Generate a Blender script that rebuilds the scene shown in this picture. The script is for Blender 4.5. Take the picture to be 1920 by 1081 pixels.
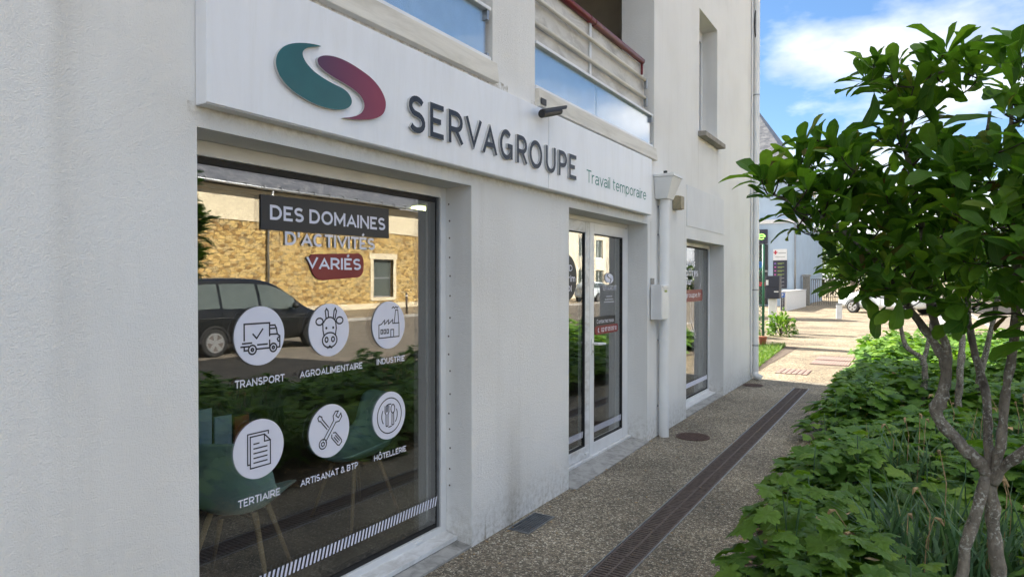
import bpy, math, random
import numpy as np
from mathutils import Vector, Matrix

for o in list(bpy.data.objects):
    bpy.data.objects.remove(o)
SC = bpy.context.scene
COL = SC.collection
random.seed(7)
RNG = np.random.default_rng(11)

# ------------------------------------------------------------------ camera
cd = bpy.data.cameras.new('camera')
cam = bpy.data.objects.new('camera', cd)
COL.objects.link(cam)
cd.sensor_width = 36.0
cd.lens = 36.0 * 1220 / 1920
cd.clip_start = 0.05
cd.clip_end = 3000
cam.location = (2.254, 0, 1.6)
cam.rotation_euler = (math.radians(90 - 0.634), 0, math.radians(31.683))
SC.camera = cam

# ------------------------------------------------------------------ sky and sun
SUN_EL, SUN_AZ = math.radians(39), math.atan2(0.19, -0.98)   # direction towards the sun, seen from above
w = bpy.data.worlds.new('World')
SC.world = w
w.use_nodes = True
nt = w.node_tree
nt.nodes.clear()
N = nt.nodes.new
out = N('ShaderNodeOutputWorld'); bg = N('ShaderNodeBackground')
sky = N('ShaderNodeTexSky'); sky.sky_type = 'NISHITA'; sky.sun_disc = False
sky.sun_elevation = SUN_EL
sky.sun_rotation = math.pi / 2 - SUN_AZ
sky.air_density = 1.0; sky.dust_density = 0.2; sky.ozone_density = 4.0; sky.altitude = 0
tc = N('ShaderNodeTexCoord')
sep = N('ShaderNodeSeparateXYZ')
nt.links.new(tc.outputs['Generated'], sep.inputs[0])
zc = N('ShaderNodeMath'); zc.operation = 'MAXIMUM'; zc.inputs[1].default_value = 0.0
nt.links.new(sep.outputs['Z'], zc.inputs[0])
za = N('ShaderNodeMath'); za.operation = 'ADD'; za.inputs[1].default_value = 0.22
nt.links.new(zc.outputs[0], za.inputs[0])
dx = N('ShaderNodeMath'); dx.operation = 'DIVIDE'
dy = N('ShaderNodeMath'); dy.operation = 'DIVIDE'
nt.links.new(sep.outputs['X'], dx.inputs[0]); nt.links.new(za.outputs[0], dx.inputs[1])
nt.links.new(sep.outputs['Y'], dy.inputs[0]); nt.links.new(za.outputs[0], dy.inputs[1])
cmb = N('ShaderNodeCombineXYZ')
nt.links.new(dx.outputs[0], cmb.inputs[0]); nt.links.new(dy.outputs[0], cmb.inputs[1])
CLOUD_OFF = (2.7, 1.1, 9.0)
mp = N('ShaderNodeMapping'); mp.inputs['Location'].default_value = CLOUD_OFF
nt.links.new(cmb.outputs[0], mp.inputs[0])
nz = N('ShaderNodeTexNoise'); nz.inputs['Scale'].default_value = 0.95
nz.inputs['Detail'].default_value = 8; nz.inputs['Roughness'].default_value = 0.53
nt.links.new(mp.outputs[0], nz.inputs['Vector'])
cr = N('ShaderNodeValToRGB')
cr.color_ramp.elements[0].position = 0.455; cr.color_ramp.elements[0].color = (0, 0, 0, 1)
cr.color_ramp.elements[1].position = 0.565; cr.color_ramp.elements[1].color = (1, 1, 1, 1)
nt.links.new(nz.outputs['Fac'], cr.inputs[0])
nz2 = N('ShaderNodeTexNoise'); nz2.inputs['Scale'].default_value = 2.1; nz2.inputs['Detail'].default_value = 5
nt.links.new(mp.outputs[0], nz2.inputs['Vector'])
cc = N('ShaderNodeValToRGB')
cc.color_ramp.elements[0].position = 0.35; cc.color_ramp.elements[0].color = (0.55, 0.58, 0.63, 1)
cc.color_ramp.elements[1].position = 0.6; cc.color_ramp.elements[1].color = (1.0, 1.0, 1.0, 1)
nt.links.new(nz2.outputs['Fac'], cc.inputs[0])
cs = N('ShaderNodeVectorMath'); cs.operation = 'SCALE'; cs.inputs['Scale'].default_value = 5.2
nt.links.new(cc.outputs[0], cs.inputs[0])
mx = N('ShaderNodeMix'); mx.data_type = 'RGBA'
nt.links.new(cr.outputs[0], mx.inputs['Factor'])
hs = N('ShaderNodeHueSaturation'); hs.inputs['Saturation'].default_value = 1.08; hs.inputs['Value'].default_value = 0.6
nt.links.new(sky.outputs[0], hs.inputs['Color'])
nt.links.new(hs.outputs[0], mx.inputs['A']); nt.links.new(cs.outputs[0], mx.inputs['B'])
nt.links.new(mx.outputs['Result'], bg.inputs['Color'])
bg.inputs['Strength'].default_value = 0.06
nt.links.new(bg.outputs[0], out.inputs[0])

sd = bpy.data.lights.new('sun', 'SUN'); sd.energy = 3.0; sd.angle = math.radians(0.53); sd.color = (1, 0.94, 0.84)
sun = bpy.data.objects.new('sun', sd); COL.objects.link(sun)
tosun = Vector((math.cos(SUN_EL) * math.cos(SUN_AZ), math.cos(SUN_EL) * math.sin(SUN_AZ), math.sin(SUN_EL)))
sun.rotation_euler = tosun.to_track_quat('Z', 'Y').to_euler()
sun.location = (-20, 5, 30)

vs = SC.view_settings
vs.view_transform = 'Standard'; vs.look = 'None'; vs.exposure = 2.58; vs.gamma = 1.0; vs.use_curve_mapping = False
cy = SC.cycles
cy.use_denoising = True
cy.use_adaptive_sampling = True; cy.adaptive_threshold = 0.02
cy.max_bounces = 5; cy.diffuse_bounces = 3; cy.glossy_bounces = 3; cy.transmission_bounces = 2
cy.transparent_max_bounces = 24
cy.use_light_tree = False
cy.caustics_reflective = False; cy.caustics_refractive = False
cy.sample_clamp_indirect = 6.0

# ------------------------------------------------------------------ materials
def material(name):
    m = bpy.data.materials.new(name); m.use_nodes = True
    t = m.node_tree; t.nodes.clear()
    o = t.nodes.new('ShaderNodeOutputMaterial')
    return m, t, o

def lnk(t, a, b): t.links.new(a, b)

def plain(name, col, rough=0.5, metal=0.0, var=0.06, vscale=8.0, bump=0.0, bscale=120.0, spec=0.5):
    """a surface with slight tonal variation and fine relief"""
    m, t, o = material(name)
    b = t.nodes.new('ShaderNodeBsdfPrincipled')
    g = t.nodes.new('ShaderNodeNewGeometry')
    n = t.nodes.new('ShaderNodeTexNoise'); n.inputs['Scale'].default_value = vscale; n.inputs['Detail'].default_value = 2
    lnk(t, g.outputs['Position'], n.inputs['Vector'])
    mr = t.nodes.new('ShaderNodeMapRange'); mr.inputs[1].default_value = 0.3; mr.inputs[2].default_value = 0.7
    mr.inputs[3].default_value = 1 - var; mr.inputs[4].default_value = 1 + var
    lnk(t, n.outputs['Fac'], mr.inputs[0])
    v = t.nodes.new('ShaderNodeVectorMath'); v.operation = 'SCALE'; v.inputs[0].default_value = col
    lnk(t, mr.outputs[0], v.inputs['Scale'])
    lnk(t, v.outputs[0], b.inputs['Base Color'])
    b.inputs['Roughness'].default_value = rough; b.inputs['Metallic'].default_value = metal
    b.inputs['Specular IOR Level'].default_value = spec
    if bump:
        n2 = t.nodes.new('ShaderNodeTexNoise'); n2.inputs['Scale'].default_value = bscale; n2.inputs['Detail'].default_value = 4
        lnk(t, g.outputs['Position'], n2.inputs['Vector'])
        bp = t.nodes.new('ShaderNodeBump'); bp.inputs['Strength'].default_value = 1.0; bp.inputs['Distance'].default_value = bump
        lnk(t, n2.outputs['Fac'], bp.inputs['Height']); lnk(t, bp.outputs[0], b.inputs['Normal'])
    lnk(t, b.outputs[0], o.inputs[0])
    return m

def math_node(t, op, a, b=None, clamp=False):
    n = t.nodes.new('ShaderNodeMath'); n.operation = op; n.use_clamp = clamp
    for i, x in enumerate((a, b)):
        if x is None: continue
        if isinstance(x, (int, float)): n.inputs[i].default_value = x
        else: lnk(t, x, n.inputs[i])
    return n.outputs[0]

def mixc(t, f, a, b):
    n = t.nodes.new('ShaderNodeMix'); n.data_type = 'RGBA'
    for k, x in (('Factor', f), ('A', a), ('B', b)):
        if isinstance(x, (int, float)): n.inputs[k].default_value = x
        elif isinstance(x, tuple): n.inputs[k].default_value = (*x, 1)
        else: lnk(t, x, n.inputs[k])
    return n.outputs['Result']

def ramp(t, f, stops):
    n = t.nodes.new('ShaderNodeValToRGB')
    e = n.color_ramp.elements
    while len(e) > 1: e.remove(e[-1])
    e[0].position = stops[0][0]; e[0].color = (*stops[0][1], 1)
    for p, c in stops[1:]:
        k = e.new(p); k.color = (*c, 1)
    lnk(t, f, n.inputs[0])
    return n.outputs[0]

def noise(t, vec, scale, detail=4, rough=0.5, dist=0.0):
    n = t.nodes.new('ShaderNodeTexNoise'); n.inputs['Scale'].default_value = scale
    n.inputs['Detail'].default_value = detail; n.inputs['Roughness'].default_value = rough
    n.inputs['Distortion'].default_value = dist
    lnk(t, vec, n.inputs['Vector'])
    return n.outputs['Fac']

def scaled(t, vec, s):
    n = t.nodes.new('ShaderNodeMapping'); n.inputs['Scale'].default_value = s
    lnk(t, vec, n.inputs[0]); return n.outputs[0]

def make_render_wall(name, base, streaks=(), under=(), foot=0.0):
    """painted masonry render: fine roughcast relief, run-off streaks and grime"""
    m, t, o = material(name)
    b = t.nodes.new('ShaderNodeBsdfPrincipled')
    g = t.nodes.new('ShaderNodeNewGeometry'); P = g.outputs['Position']
    s = t.nodes.new('ShaderNodeSeparateXYZ'); lnk(t, P, s.inputs[0])
    Y, Z = s.outputs['Y'], s.outputs['Z']
    big = noise(t, P, 1.3, 3)
    vert = noise(t, scaled(t, P, (5, 5, 0.35)), 2.2, 3, 0.6)
    fine = noise(t, P, 55, 1)
    d = math_node(t, 'MULTIPLY', math_node(t, 'SUBTRACT', vert, 0.52, True), 0.28, True)
    d2 = math_node(t, 'MULTIPLY', math_node(t, 'SUBTRACT', big, 0.46, True), 0.5, True)
    dirt = math_node(t, 'ADD', d, d2, True)
    wn = math_node(t, 'SUBTRACT', noise(t, scaled(t, P, (1, 1, 1.6)), 2.0, 2), 0.5)
    spk = noise(t, P, 24, 4, 0.7)
    for (yc, wd, z0, z1, amt) in streaks:      # run-off streak: centre, width, from z0 to z1
        wob = math_node(t, 'MULTIPLY', wn, wd * 1.2)
        dd = math_node(t, 'DIVIDE', math_node(t, 'ABSOLUTE', math_node(t, 'SUBTRACT', math_node(t, 'ADD', Y, wob), yc)), wd)
        k = math_node(t, 'SUBTRACT', 1.0, dd, True)
        mr = t.nodes.new('ShaderNodeMapRange'); mr.inputs[1].default_value = z0; mr.inputs[2].default_value = z1
        mr.inputs[3].default_value = 1.0; mr.inputs[4].default_value = 0.0
        lnk(t, Z, mr.inputs[0])
        k = math_node(t, 'MULTIPLY', k, mr.outputs[0])
        if z0 > z1: k = math_node(t, 'MULTIPLY', k, math_node(t, 'LESS_THAN', Z, z0))
        k = math_node(t, 'MULTIPLY', k, math_node(t, 'ADD', 0.4, math_node(t, 'MULTIPLY', vert, 1.2)))
        dirt = math_node(t, 'ADD', dirt, math_node(t, 'MULTIPLY', k, amt), True)
    if foot:
        mr = t.nodes.new('ShaderNodeMapRange'); mr.inputs[1].default_value = 0.0; mr.inputs[2].default_value = 0.3
        mr.inputs[3].default_value = foot; mr.inputs[4].default_value = 0.0
        lnk(t, Z, mr.inputs[0])
        sp = math_node(t, 'MULTIPLY', math_node(t, 'SUBTRACT', spk, 0.42, True), 3.0, True)
        dirt = math_node(t, 'ADD', dirt, math_node(t, 'MULTIPLY', mr.outputs[0], sp), True)
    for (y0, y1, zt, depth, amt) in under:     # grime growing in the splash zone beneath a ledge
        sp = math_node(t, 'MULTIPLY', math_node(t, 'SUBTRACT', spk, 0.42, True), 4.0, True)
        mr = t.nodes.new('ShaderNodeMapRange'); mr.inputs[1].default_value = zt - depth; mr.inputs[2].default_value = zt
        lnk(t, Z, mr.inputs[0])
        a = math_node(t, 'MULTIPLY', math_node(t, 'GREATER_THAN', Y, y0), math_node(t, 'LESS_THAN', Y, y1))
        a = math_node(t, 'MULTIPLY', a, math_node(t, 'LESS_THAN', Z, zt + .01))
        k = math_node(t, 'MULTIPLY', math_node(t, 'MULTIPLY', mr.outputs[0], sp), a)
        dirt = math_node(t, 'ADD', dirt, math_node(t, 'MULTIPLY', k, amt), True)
    dirtcol = tuple(c * k for c, k in zip(base, (0.40, 0.36, 0.29)))
    col = mixc(t, dirt, tuple(base), dirtcol)
    lnk(t, col, b.inputs['Base Color'])
    b.inputs['Roughness'].default_value = 0.88; b.inputs['Specular IOR Level'].default_value = 0.25
    h = math_node(t, 'ADD', noise(t, P, 190, 2, 0.6), math_node(t, 'MULTIPLY', fine, 0.6))
    bp = t.nodes.new('ShaderNodeBump'); bp.inputs['Strength'].default_value = 0.7; bp.inputs['Distance'].default_value = 0.005
    lnk(t, h, bp.inputs['Height']); lnk(t, bp.outputs[0], b.inputs['Normal'])
    lnk(t, b.outputs[0], o.inputs[0])
    return m

def make_aggregate(name, tint=(1, 1, 1), scale=84.0):
    """washed exposed-aggregate concrete: small pebbles of several colours in dark mortar"""
    m, t, o = material(name)
    b = t.nodes.new('ShaderNodeBsdfPrincipled')
    g = t.nodes.new('ShaderNodeNewGeometry'); P = g.outputs['Position']
    wv = t.nodes.new('ShaderNodeVectorMath'); wv.operation = 'ADD'
    nn = t.nodes.new('ShaderNodeTexNoise'); nn.inputs['Scale'].default_value = scale * 0.7
    lnk(t, P, nn.inputs['Vector'])
    sc = t.nodes.new('ShaderNodeVectorMath'); sc.operation = 'SCALE'; sc.inputs['Scale'].default_value = 0.35 / scale
    lnk(t, nn.outputs['Color'], sc.inputs[0])
    lnk(t, P, wv.inputs[0]); lnk(t, sc.outputs[0], wv.inputs[1])
    v = t.nodes.new('ShaderNodeTexVoronoi'); v.inputs['Scale'].default_value = scale
    lnk(t, wv.outputs[0], v.inputs['Vector'])
    ve = t.nodes.new('ShaderNodeTexVoronoi'); ve.feature = 'DISTANCE_TO_EDGE'; ve.inputs['Scale'].default_value = scale
    lnk(t, wv.outputs[0], ve.inputs['Vector'])
    sc2 = t.nodes.new('ShaderNodeSeparateColor'); lnk(t, v.outputs['Color'], sc2.inputs[0])
    T = lambda c: tuple(a * k for a, k in zip(c, tint))
    stone = ramp(t, sc2.outputs[0], [(0.0, T((.07, .062, .05))), (.22, T((.16, .14, .11))), (.42, T((.27, .225, .165))),
                                     (.6, T((.31, .27, .21))), (.78, T((.45, .40, .32))), (.9, T((.60, .56, .49))), (1.0, T((.22, .15, .09)))])
    edge = t.nodes.new('ShaderNodeMapRange'); edge.inputs[1].default_value = 0.02; edge.inputs[2].default_value = 0.16
    lnk(t, ve.outputs['Distance'], edge.inputs[0])
    col = mixc(t, edge.outputs[0], T((.10, .088, .07)), stone)
    wear = noise(t, P, 0.8, 4, 0.62)
    mr = t.nodes.new('ShaderNodeMapRange'); mr.inputs[1].default_value = 0.36; mr.inputs[2].default_value = 0.64
    mr.inputs[3].default_value = 0.58; mr.inputs[4].default_value = 1.15
    lnk(t, wear, mr.inputs[0])
    vm = t.nodes.new('ShaderNodeVectorMath'); vm.operation = 'SCALE'
    lnk(t, col, vm.inputs[0]); lnk(t, mr.outputs[0], vm.inputs['Scale'])
    lnk(t, vm.outputs[0], b.inputs['Base Color'])
    b.inputs['Roughness'].default_value = 0.75
    bp = t.nodes.new('ShaderNodeBump'); bp.inputs['Strength'].default_value = 0.8; bp.inputs['Distance'].default_value = 0.004
    lnk(t, edge.outputs[0], bp.inputs['Height']); lnk(t, bp.outputs[0], b.inputs['Normal'])
    lnk(t, b.outputs[0], o.inputs[0])
    return m

def make_leaf(name, stops, rough=0.42, trans=0.35, vein=0.0, spec=0.4, tcol=(1.5, 1.5, .6), vfreq=26.0, vcol=(.16, .26, .06), patch=0.0):
    m, t, o = material(name)
    g = t.nodes.new('ShaderNodeNewGeometry'); oi = t.nodes.new('ShaderNodeObjectInfo')
    r = math_node(t, 'FRACT', math_node(t, 'ADD', g.outputs['Random Per Island'], oi.outputs['Random']))
    if patch:      # neighbouring plants differ in tone
        pn = noise(t, g.outputs['Position'], 2.6, 2)
        r = math_node(t, 'ADD', math_node(t, 'MULTIPLY', r, 1 - patch), math_node(t, 'MULTIPLY', math_node(t, 'SUBTRACT', math_node(t, 'MULTIPLY', pn, 2.4), .7, True), patch), True)
    c = ramp(t, r, stops)
    n = noise(t, g.outputs['Position'], 60, 1)
    mr = t.nodes.new('ShaderNodeMapRange'); mr.inputs[3].default_value = 0.78; mr.inputs[4].default_value = 1.22
    lnk(t, n, mr.inputs[0])
    vm = t.nodes.new('ShaderNodeVectorMath'); vm.operation = 'SCALE'
    ribs = None
    if vein:
        uv = t.nodes.new('ShaderNodeUVMap'); su = t.nodes.new('ShaderNodeSeparateXYZ'); lnk(t, uv.outputs[0], su.inputs[0])
        av = math_node(t, 'ABSOLUTE', math_node(t, 'SUBTRACT', su.outputs['Y'], 0.5))
        mid = math_node(t, 'SUBTRACT', 1.0, math_node(t, 'MULTIPLY', av, 26.0), True)
        ph = math_node(t, 'MULTIPLY', math_node(t, 'SUBTRACT', su.outputs['X'], math_node(t, 'MULTIPLY', av, 0.9)), vfreq)
        sw = math_node(t, 'ABSOLUTE', math_node(t, 'SINE', ph))
        side = math_node(t, 'MULTIPLY', math_node(t, 'SUBTRACT', 1.0, math_node(t, 'MULTIPLY', sw, 3.2), True), 0.45)
        ribs = math_node(t, 'MAXIMUM', mid, side)
        c = mixc(t, math_node(t, 'MULTIPLY', ribs, vein), c, vcol)
    lnk(t, c, vm.inputs[0]); lnk(t, mr.outputs[0], vm.inputs['Scale'])
    b = t.nodes.new('ShaderNodeBsdfPrincipled'); lnk(t, vm.outputs[0], b.inputs['Base Color'])
    b.inputs['Roughness'].default_value = rough; b.inputs['Specular IOR Level'].default_value = spec
    tr = t.nodes.new('ShaderNodeBsdfTranslucent')
    tv = t.nodes.new('ShaderNodeVectorMath'); tv.operation = 'MULTIPLY'; tv.inputs[1].default_value = tcol
    lnk(t, vm.outputs[0], tv.inputs[0]); lnk(t, tv.outputs[0], tr.inputs['Color'])
    mxs = t.nodes.new('ShaderNodeMixShader'); mxs.inputs[0].default_value = trans
    lnk(t, b.outputs[0], mxs.inputs[1]); lnk(t, tr.outputs[0], mxs.inputs[2])
    bp = t.nodes.new('ShaderNodeBump'); bp.inputs['Strength'].default_value = 0.4; bp.inputs['Distance'].default_value = 0.003
    hh = n
    if ribs is not None: hh = math_node(t, 'SUBTRACT', hh, math_node(t, 'MULTIPLY', ribs, 0.9))
    lnk(t, hh, bp.inputs['Height']); lnk(t, bp.outputs[0], b.inputs['Normal'])
    lnk(t, mxs.outputs[0], o.inputs[0])
    return m

def make_glass(name, ior=1.9, tint=(.82, .86, .84), refl=(1, 1, 1)):
    """one sheet of coated window glass: mirror by Fresnel, the rest passes through"""
    m, t, o = material(name)
    g = t.nodes.new('ShaderNodeNewGeometry')
    dt = t.nodes.new('ShaderNodeVectorMath'); dt.operation = 'DOT_PRODUCT'; lnk(t, g.outputs['Normal'], dt.inputs[0]); lnk(t, g.outputs['Incoming'], dt.inputs[1])
    f0 = ((ior - 1) / (ior + 1)) ** 2          # Fresnel by Schlick, the same from both faces of the sheet
    k5 = math_node(t, 'POWER', math_node(t, 'SUBTRACT', 1.0, math_node(t, 'ABSOLUTE', dt.outputs['Value']), True), 5.0)
    fr_ = math_node(t, 'ADD', f0, math_node(t, 'MULTIPLY', k5, 1 - f0), True)
    bp = t.nodes.new('ShaderNodeBump'); bp.inputs['Strength'].default_value = 0.06; bp.inputs['Distance'].default_value = 0.004
    lnk(t, noise(t, g.outputs['Position'], 2.3, 2), bp.inputs['Height'])
    gl = t.nodes.new('ShaderNodeBsdfGlossy'); gl.inputs['Roughness'].default_value = 0.0; gl.inputs['Color'].default_value = (*refl, 1)
    lnk(t, bp.outputs[0], gl.inputs['Normal'])
    tr = t.nodes.new('ShaderNodeBsdfTransparent'); tr.inputs['Color'].default_value = (*tint, 1)
    mxs = t.nodes.new('ShaderNodeMixShader'); lnk(t, fr_, mxs.inputs[0])
    lnk(t, tr.outputs[0], mxs.inputs[1]); lnk(t, gl.outputs[0], mxs.inputs[2])
    lnk(t, mxs.outputs[0], o.inputs[0])
    return m

def make_emit(name, col, s):
    m, t, o = material(name)
    e = t.nodes.new('ShaderNodeEmission'); e.inputs[0].default_value = (*col, 1); e.inputs[1].default_value = s
    lnk(t, e.outputs[0], o.inputs[0]); return m

def make_weathered(name, base, dark, amt=0.6, scale=6.0, stretch=(1, .25, 1.0), rough=.7):
    m, t, o = material(name)
    b = t.nodes.new('ShaderNodeBsdfPrincipled'); g = t.nodes.new('ShaderNodeNewGeometry'); P = g.outputs['Position']
    n = noise(t, scaled(t, P, stretch), scale, 7, 0.68, 0.6)
    f = math_node(t, 'MULTIPLY', math_node(t, 'SUBTRACT', n, 0.43, True), amt * 5, True)
    lnk(t, mixc(t, f, base, dark), b.inputs['Base Color']); b.inputs['Roughness'].default_value = rough
    lnk(t, b.outputs[0], o.inputs[0]); return m

def make_bark(name):
    m, t, o = material(name)
    b = t.nodes.new('ShaderNodeBsdfPrincipled'); g = t.nodes.new('ShaderNodeNewGeometry'); P = g.outputs['Position']
    base = ramp(t, noise(t, scaled(t, P, (1, 1, .5)), 30, 6, .65), [(.3, (.055, .046, .038)), (.5, (.17, .148, .122)), (.72, (.29, .255, .21))])
    li = math_node(t, 'MULTIPLY', math_node(t, 'SUBTRACT', noise(t, P, 85, 3, .6), .52, True), 9.0, True)
    li2 = math_node(t, 'MULTIPLY', li, math_node(t, 'MULTIPLY', math_node(t, 'SUBTRACT', noise(t, P, 9, 2), .38, True), 6.0, True))
    lnk(t, mixc(t, li2, base, (.42, .42, .38)), b.inputs['Base Color']); b.inputs['Roughness'].default_value = .9
    bp = t.nodes.new('ShaderNodeBump'); bp.inputs['Strength'].default_value = .8; bp.inputs['Distance'].default_value = .006
    lnk(t, noise(t, P, 60, 5, .65), bp.inputs['Height']); lnk(t, bp.outputs[0], b.inputs['Normal'])
    lnk(t, b.outputs[0], o.inputs[0]); return m

def make_rubble(name):
    """rubble stone masonry, ochre granite and schist, seen far off"""
    m, t, o = material(name)
    b = t.nodes.new('ShaderNodeBsdfPrincipled'); g = t.nodes.new('ShaderNodeNewGeometry'); P = g.outputs['Position']
    q = scaled(t, P, (1, 1, 2.2))
    v = t.nodes.new('ShaderNodeTexVoronoi'); v.inputs['Scale'].default_value = 3.6; lnk(t, q, v.inputs['Vector'])
    e = t.nodes.new('ShaderNodeTexVoronoi'); e.feature = 'DISTANCE_TO_EDGE'; e.inputs['Scale'].default_value = 3.6; lnk(t, q, e.inputs['Vector'])
    s = t.nodes.new('ShaderNodeSeparateColor'); lnk(t, v.outputs['Color'], s.inputs[0])
    st = ramp(t, s.outputs[0], [(0, (.22, .12, .035)), (.25, (.44, .28, .09)), (.5, (.58, .41, .15)), (.8, (.52, .38, .17)), (1, (.30, .22, .11))])
    k = t.nodes.new('ShaderNodeMapRange'); k.inputs[1].default_value = .01; k.inputs[2].default_value = .07; lnk(t, e.outputs['Distance'], k.inputs[0])
    c = mixc(t, k.outputs[0], (.40, .30, .15), st)
    sp = noise(t, P, 9, 5)
    vm = t.nodes.new('ShaderNodeVectorMath'); vm.operation = 'SCALE'; lnk(t, c, vm.inputs[0])
    lnk(t, math_node(t, 'ADD', .6, math_node(t, 'MULTIPLY', sp, .8)), vm.inputs['Scale'])
    lnk(t, vm.outputs[0], b.inputs['Base Color']); b.inputs['Roughness'].default_value = .9
    bp = t.nodes.new('ShaderNodeBump'); bp.inputs['Strength'].default_value = 1; bp.inputs['Distance'].default_value = .05
    lnk(t, k.outputs[0], bp.inputs['Height']); lnk(t, bp.outputs[0], b.inputs['Normal'])
    lnk(t, b.outputs[0], o.inputs[0]); return m

def make_slate(name):
    m, t, o = material(name)
    b = t.nodes.new('ShaderNodeBsdfPrincipled'); g = t.nodes.new('ShaderNodeNewGeometry'); P = g.outputs['Position']
    v = t.nodes.new('ShaderNodeTexVoronoi'); v.inputs['Scale'].default_value = 5; lnk(t, scaled(t, P, (1, 1, 1.6)), v.inputs['Vector'])
    s = t.nodes.new('ShaderNodeSeparateColor'); lnk(t, v.outputs['Color'], s.inputs[0])
    lnk(t, ramp(t, s.outputs[0], [(0, (.06, .065, .08)), (.6, (.11, .115, .13)), (1, (.17, .17, .18))]), b.inputs['Base Color'])
    b.inputs['Roughness'].default_value = .55
    lnk(t, b.outputs[0], o.inputs[0]); return m

M = {}
WALL = (.80, .80, .785)
M['render'] = make_render_wall('white_render', WALL,
    streaks=[(0.985, .05, 3.4, .7, .34), (1.03, .09, 3.4, .3, .14), (3.66, .15, .10, .75, .30), (3.60, .07, .05, .5, .15), (6.72, .10, .05, .9, .25), (3.335, .012, .0, .16, .9), (3.44, .03, 2.85, 2.5, .25), (3.30, .04, 2.2, .9, .10), (7.45, .03, 2.4, .4, .14), (9.4, .03, 2.1, .5, .12), (6.31, .02, 2.2, 1.6, .2), (8.0, .03, 3.37, 2.6, .28), (8.9, .03, 3.37, 2.7, .28), (10.9, .05, .0, 1.0, .15), (.45, .04, 3.4, .9, .12)],
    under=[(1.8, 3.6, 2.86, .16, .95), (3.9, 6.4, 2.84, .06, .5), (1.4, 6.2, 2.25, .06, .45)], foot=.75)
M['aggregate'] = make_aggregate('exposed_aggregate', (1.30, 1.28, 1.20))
M['aggregate_sunwarm'] = make_aggregate('exposed_aggregate_sunwarm', (1.42, 1.28, 1.05), 60)  # copy of the pavement aggregate with sun warmth put into its tint
M['sign'] = make_weathered('sign_white_metal', (.80, .82, .86), (.56, .55, .51), .16, 2.6, (1, 3.2, .45), .35)
M['signside'] = plain('sign_return_grey', (.62, .64, .66), .4)
M['teal'] = plain('teal_enamel', (.010, .105, .115), .35, var=.08)
M['tealtext'] = plain('teal_vinyl', (.012, .20, .165), .5, spec=.2)
M['navy'] = plain('slate_blue_letter_face', (.022, .032, .052), .4, spec=.25)
M['letterside'] = plain('letter_return_grey', (.50, .50, .50), .35, .3)
M['white'] = plain('white_vinyl', (.74, .76, .88), .45, var=.02)
M['ink'] = plain('dark_navy_vinyl', (.012, .014, .028), .5, var=0)
M['darkvinyl'] = plain('charcoal_vinyl', (.030, .031, .034), .5, var=.03)
M['redvinyl'] = plain('dark_red_vinyl', (.22, .022, .026), .45, var=.04)
M['frame'] = plain('white_lacquered_frame', (.76, .77, .78), .32, var=.05, vscale=5)
M['framedirty'] = make_weathered('white_frame_dirty', (.74, .75, .76), (.33, .31, .27), .45, 14, (1, .5, 1), .4)
M['rubber'] = plain('black_rubber_gasket', (.012, .012, .013), .6)
M['glass'] = make_glass('window_glass', 2.7, (.95, .97, .96))
M['glass_in'] = make_glass('window_glass_inner', 2.1, (.92, .95, .94))
M['concrete'] = make_weathered('grey_concrete_sill', (.40, .395, .38), (.14, .14, .13), .55, 10, (1, 1, 1), .85)
M['stone_sill'] = make_weathered('stone_sill', (.30, .285, .255), (.12, .11, .09), .5, 12, (1, 1, 1), .85)
M['cream'] = make_weathered('cream_painted_ledge', (.70, .67, .60), (.25, .22, .16), .30, 5, (1, .3, 2.5), .6)
M['pvc'] = plain('white_pvc_pipe', (.76, .77, .775), .4, var=.06, vscale=3)
M['galv'] = plain('galvanised_steel', (.34, .36, .38), .42, .85, var=.15, vscale=20)
M['iron'] = plain('dark_cast_iron', (.110, .086, .076), .8, .0, var=.25, vscale=25, bump=.001)
M['rustiron'] = plain('rusty_iron_cover', (.095, .058, .047), .75, .2, var=.35, vscale=30, bump=.002, bscale=60)
M['dark'] = plain('drain_dark', (.008, .008, .008), .9)
M['black'] = plain('black_plastic', (.016, .016, .018), .5, var=.2, vscale=30)
M['redpaint'] = plain('dark_red_paint', (.155, .017, .022), .38, var=.1)
M['board'] = make_weathered('weathered_white_board', (.64, .63, .60), (.27, .26, .24), .55, 7, (1, .5, 1.2), .8)
M['bpane'] = make_glass('balcony_glass', 2.3, (.95, .97, 1))
M['frost'] = plain('pale_blue_backing', (.50, .68, .83), .6)
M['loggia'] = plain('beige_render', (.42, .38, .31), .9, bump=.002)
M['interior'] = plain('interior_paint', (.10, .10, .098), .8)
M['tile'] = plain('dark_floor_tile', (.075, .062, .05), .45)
M['chair'] = plain('aqua_polypropylene', (.42, .63, .60), .42, var=.03)
M['wood'] = plain('beech_leg', (.34, .235, .115), .5)
M['lampstrip'] = make_emit('lit_lamp', (.95, 1, .45), 3.0)
M['slate'] = make_slate('roof_slate')
M['soil'] = plain('mulch_soil', (.11, .08, .058), .95, var=.5, vscale=22, bump=.02, bscale=30)
M['bark'] = make_bark('lichen_bark')
M['twig'] = plain('dark_twig', (.045, .032, .025), .8)
M['magnolia'] = make_leaf('magnolia_leaf', [(0, (.036, .098, .015)), (.35, (.064, .160, .019)), (.7, (.105, .225, .026)), (.9, (.16, .29, .034)), (.955, (.17, .21, .038)), (1, (.10, .055, .025))], .46, .48, vein=.5, spec=.3, tcol=(1.7, 1.7, .7))
M['lobed'] = make_leaf('lobed_leaf', [(0, (.046, .118, .018)), (.4, (.088, .195, .026)), (.75, (.15, .275, .034)), (1, (.25, .37, .055))], .5, .36, vein=.45, vfreq=22, patch=.5)
M['strap'] = make_leaf('strap_leaf', [(0, (.045, .10, .05)), (.5, (.085, .17, .085)), (.85, (.13, .23, .11)), (.96, (.22, .26, .11)), (1, (.40, .28, .13))], .4, .25)
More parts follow.
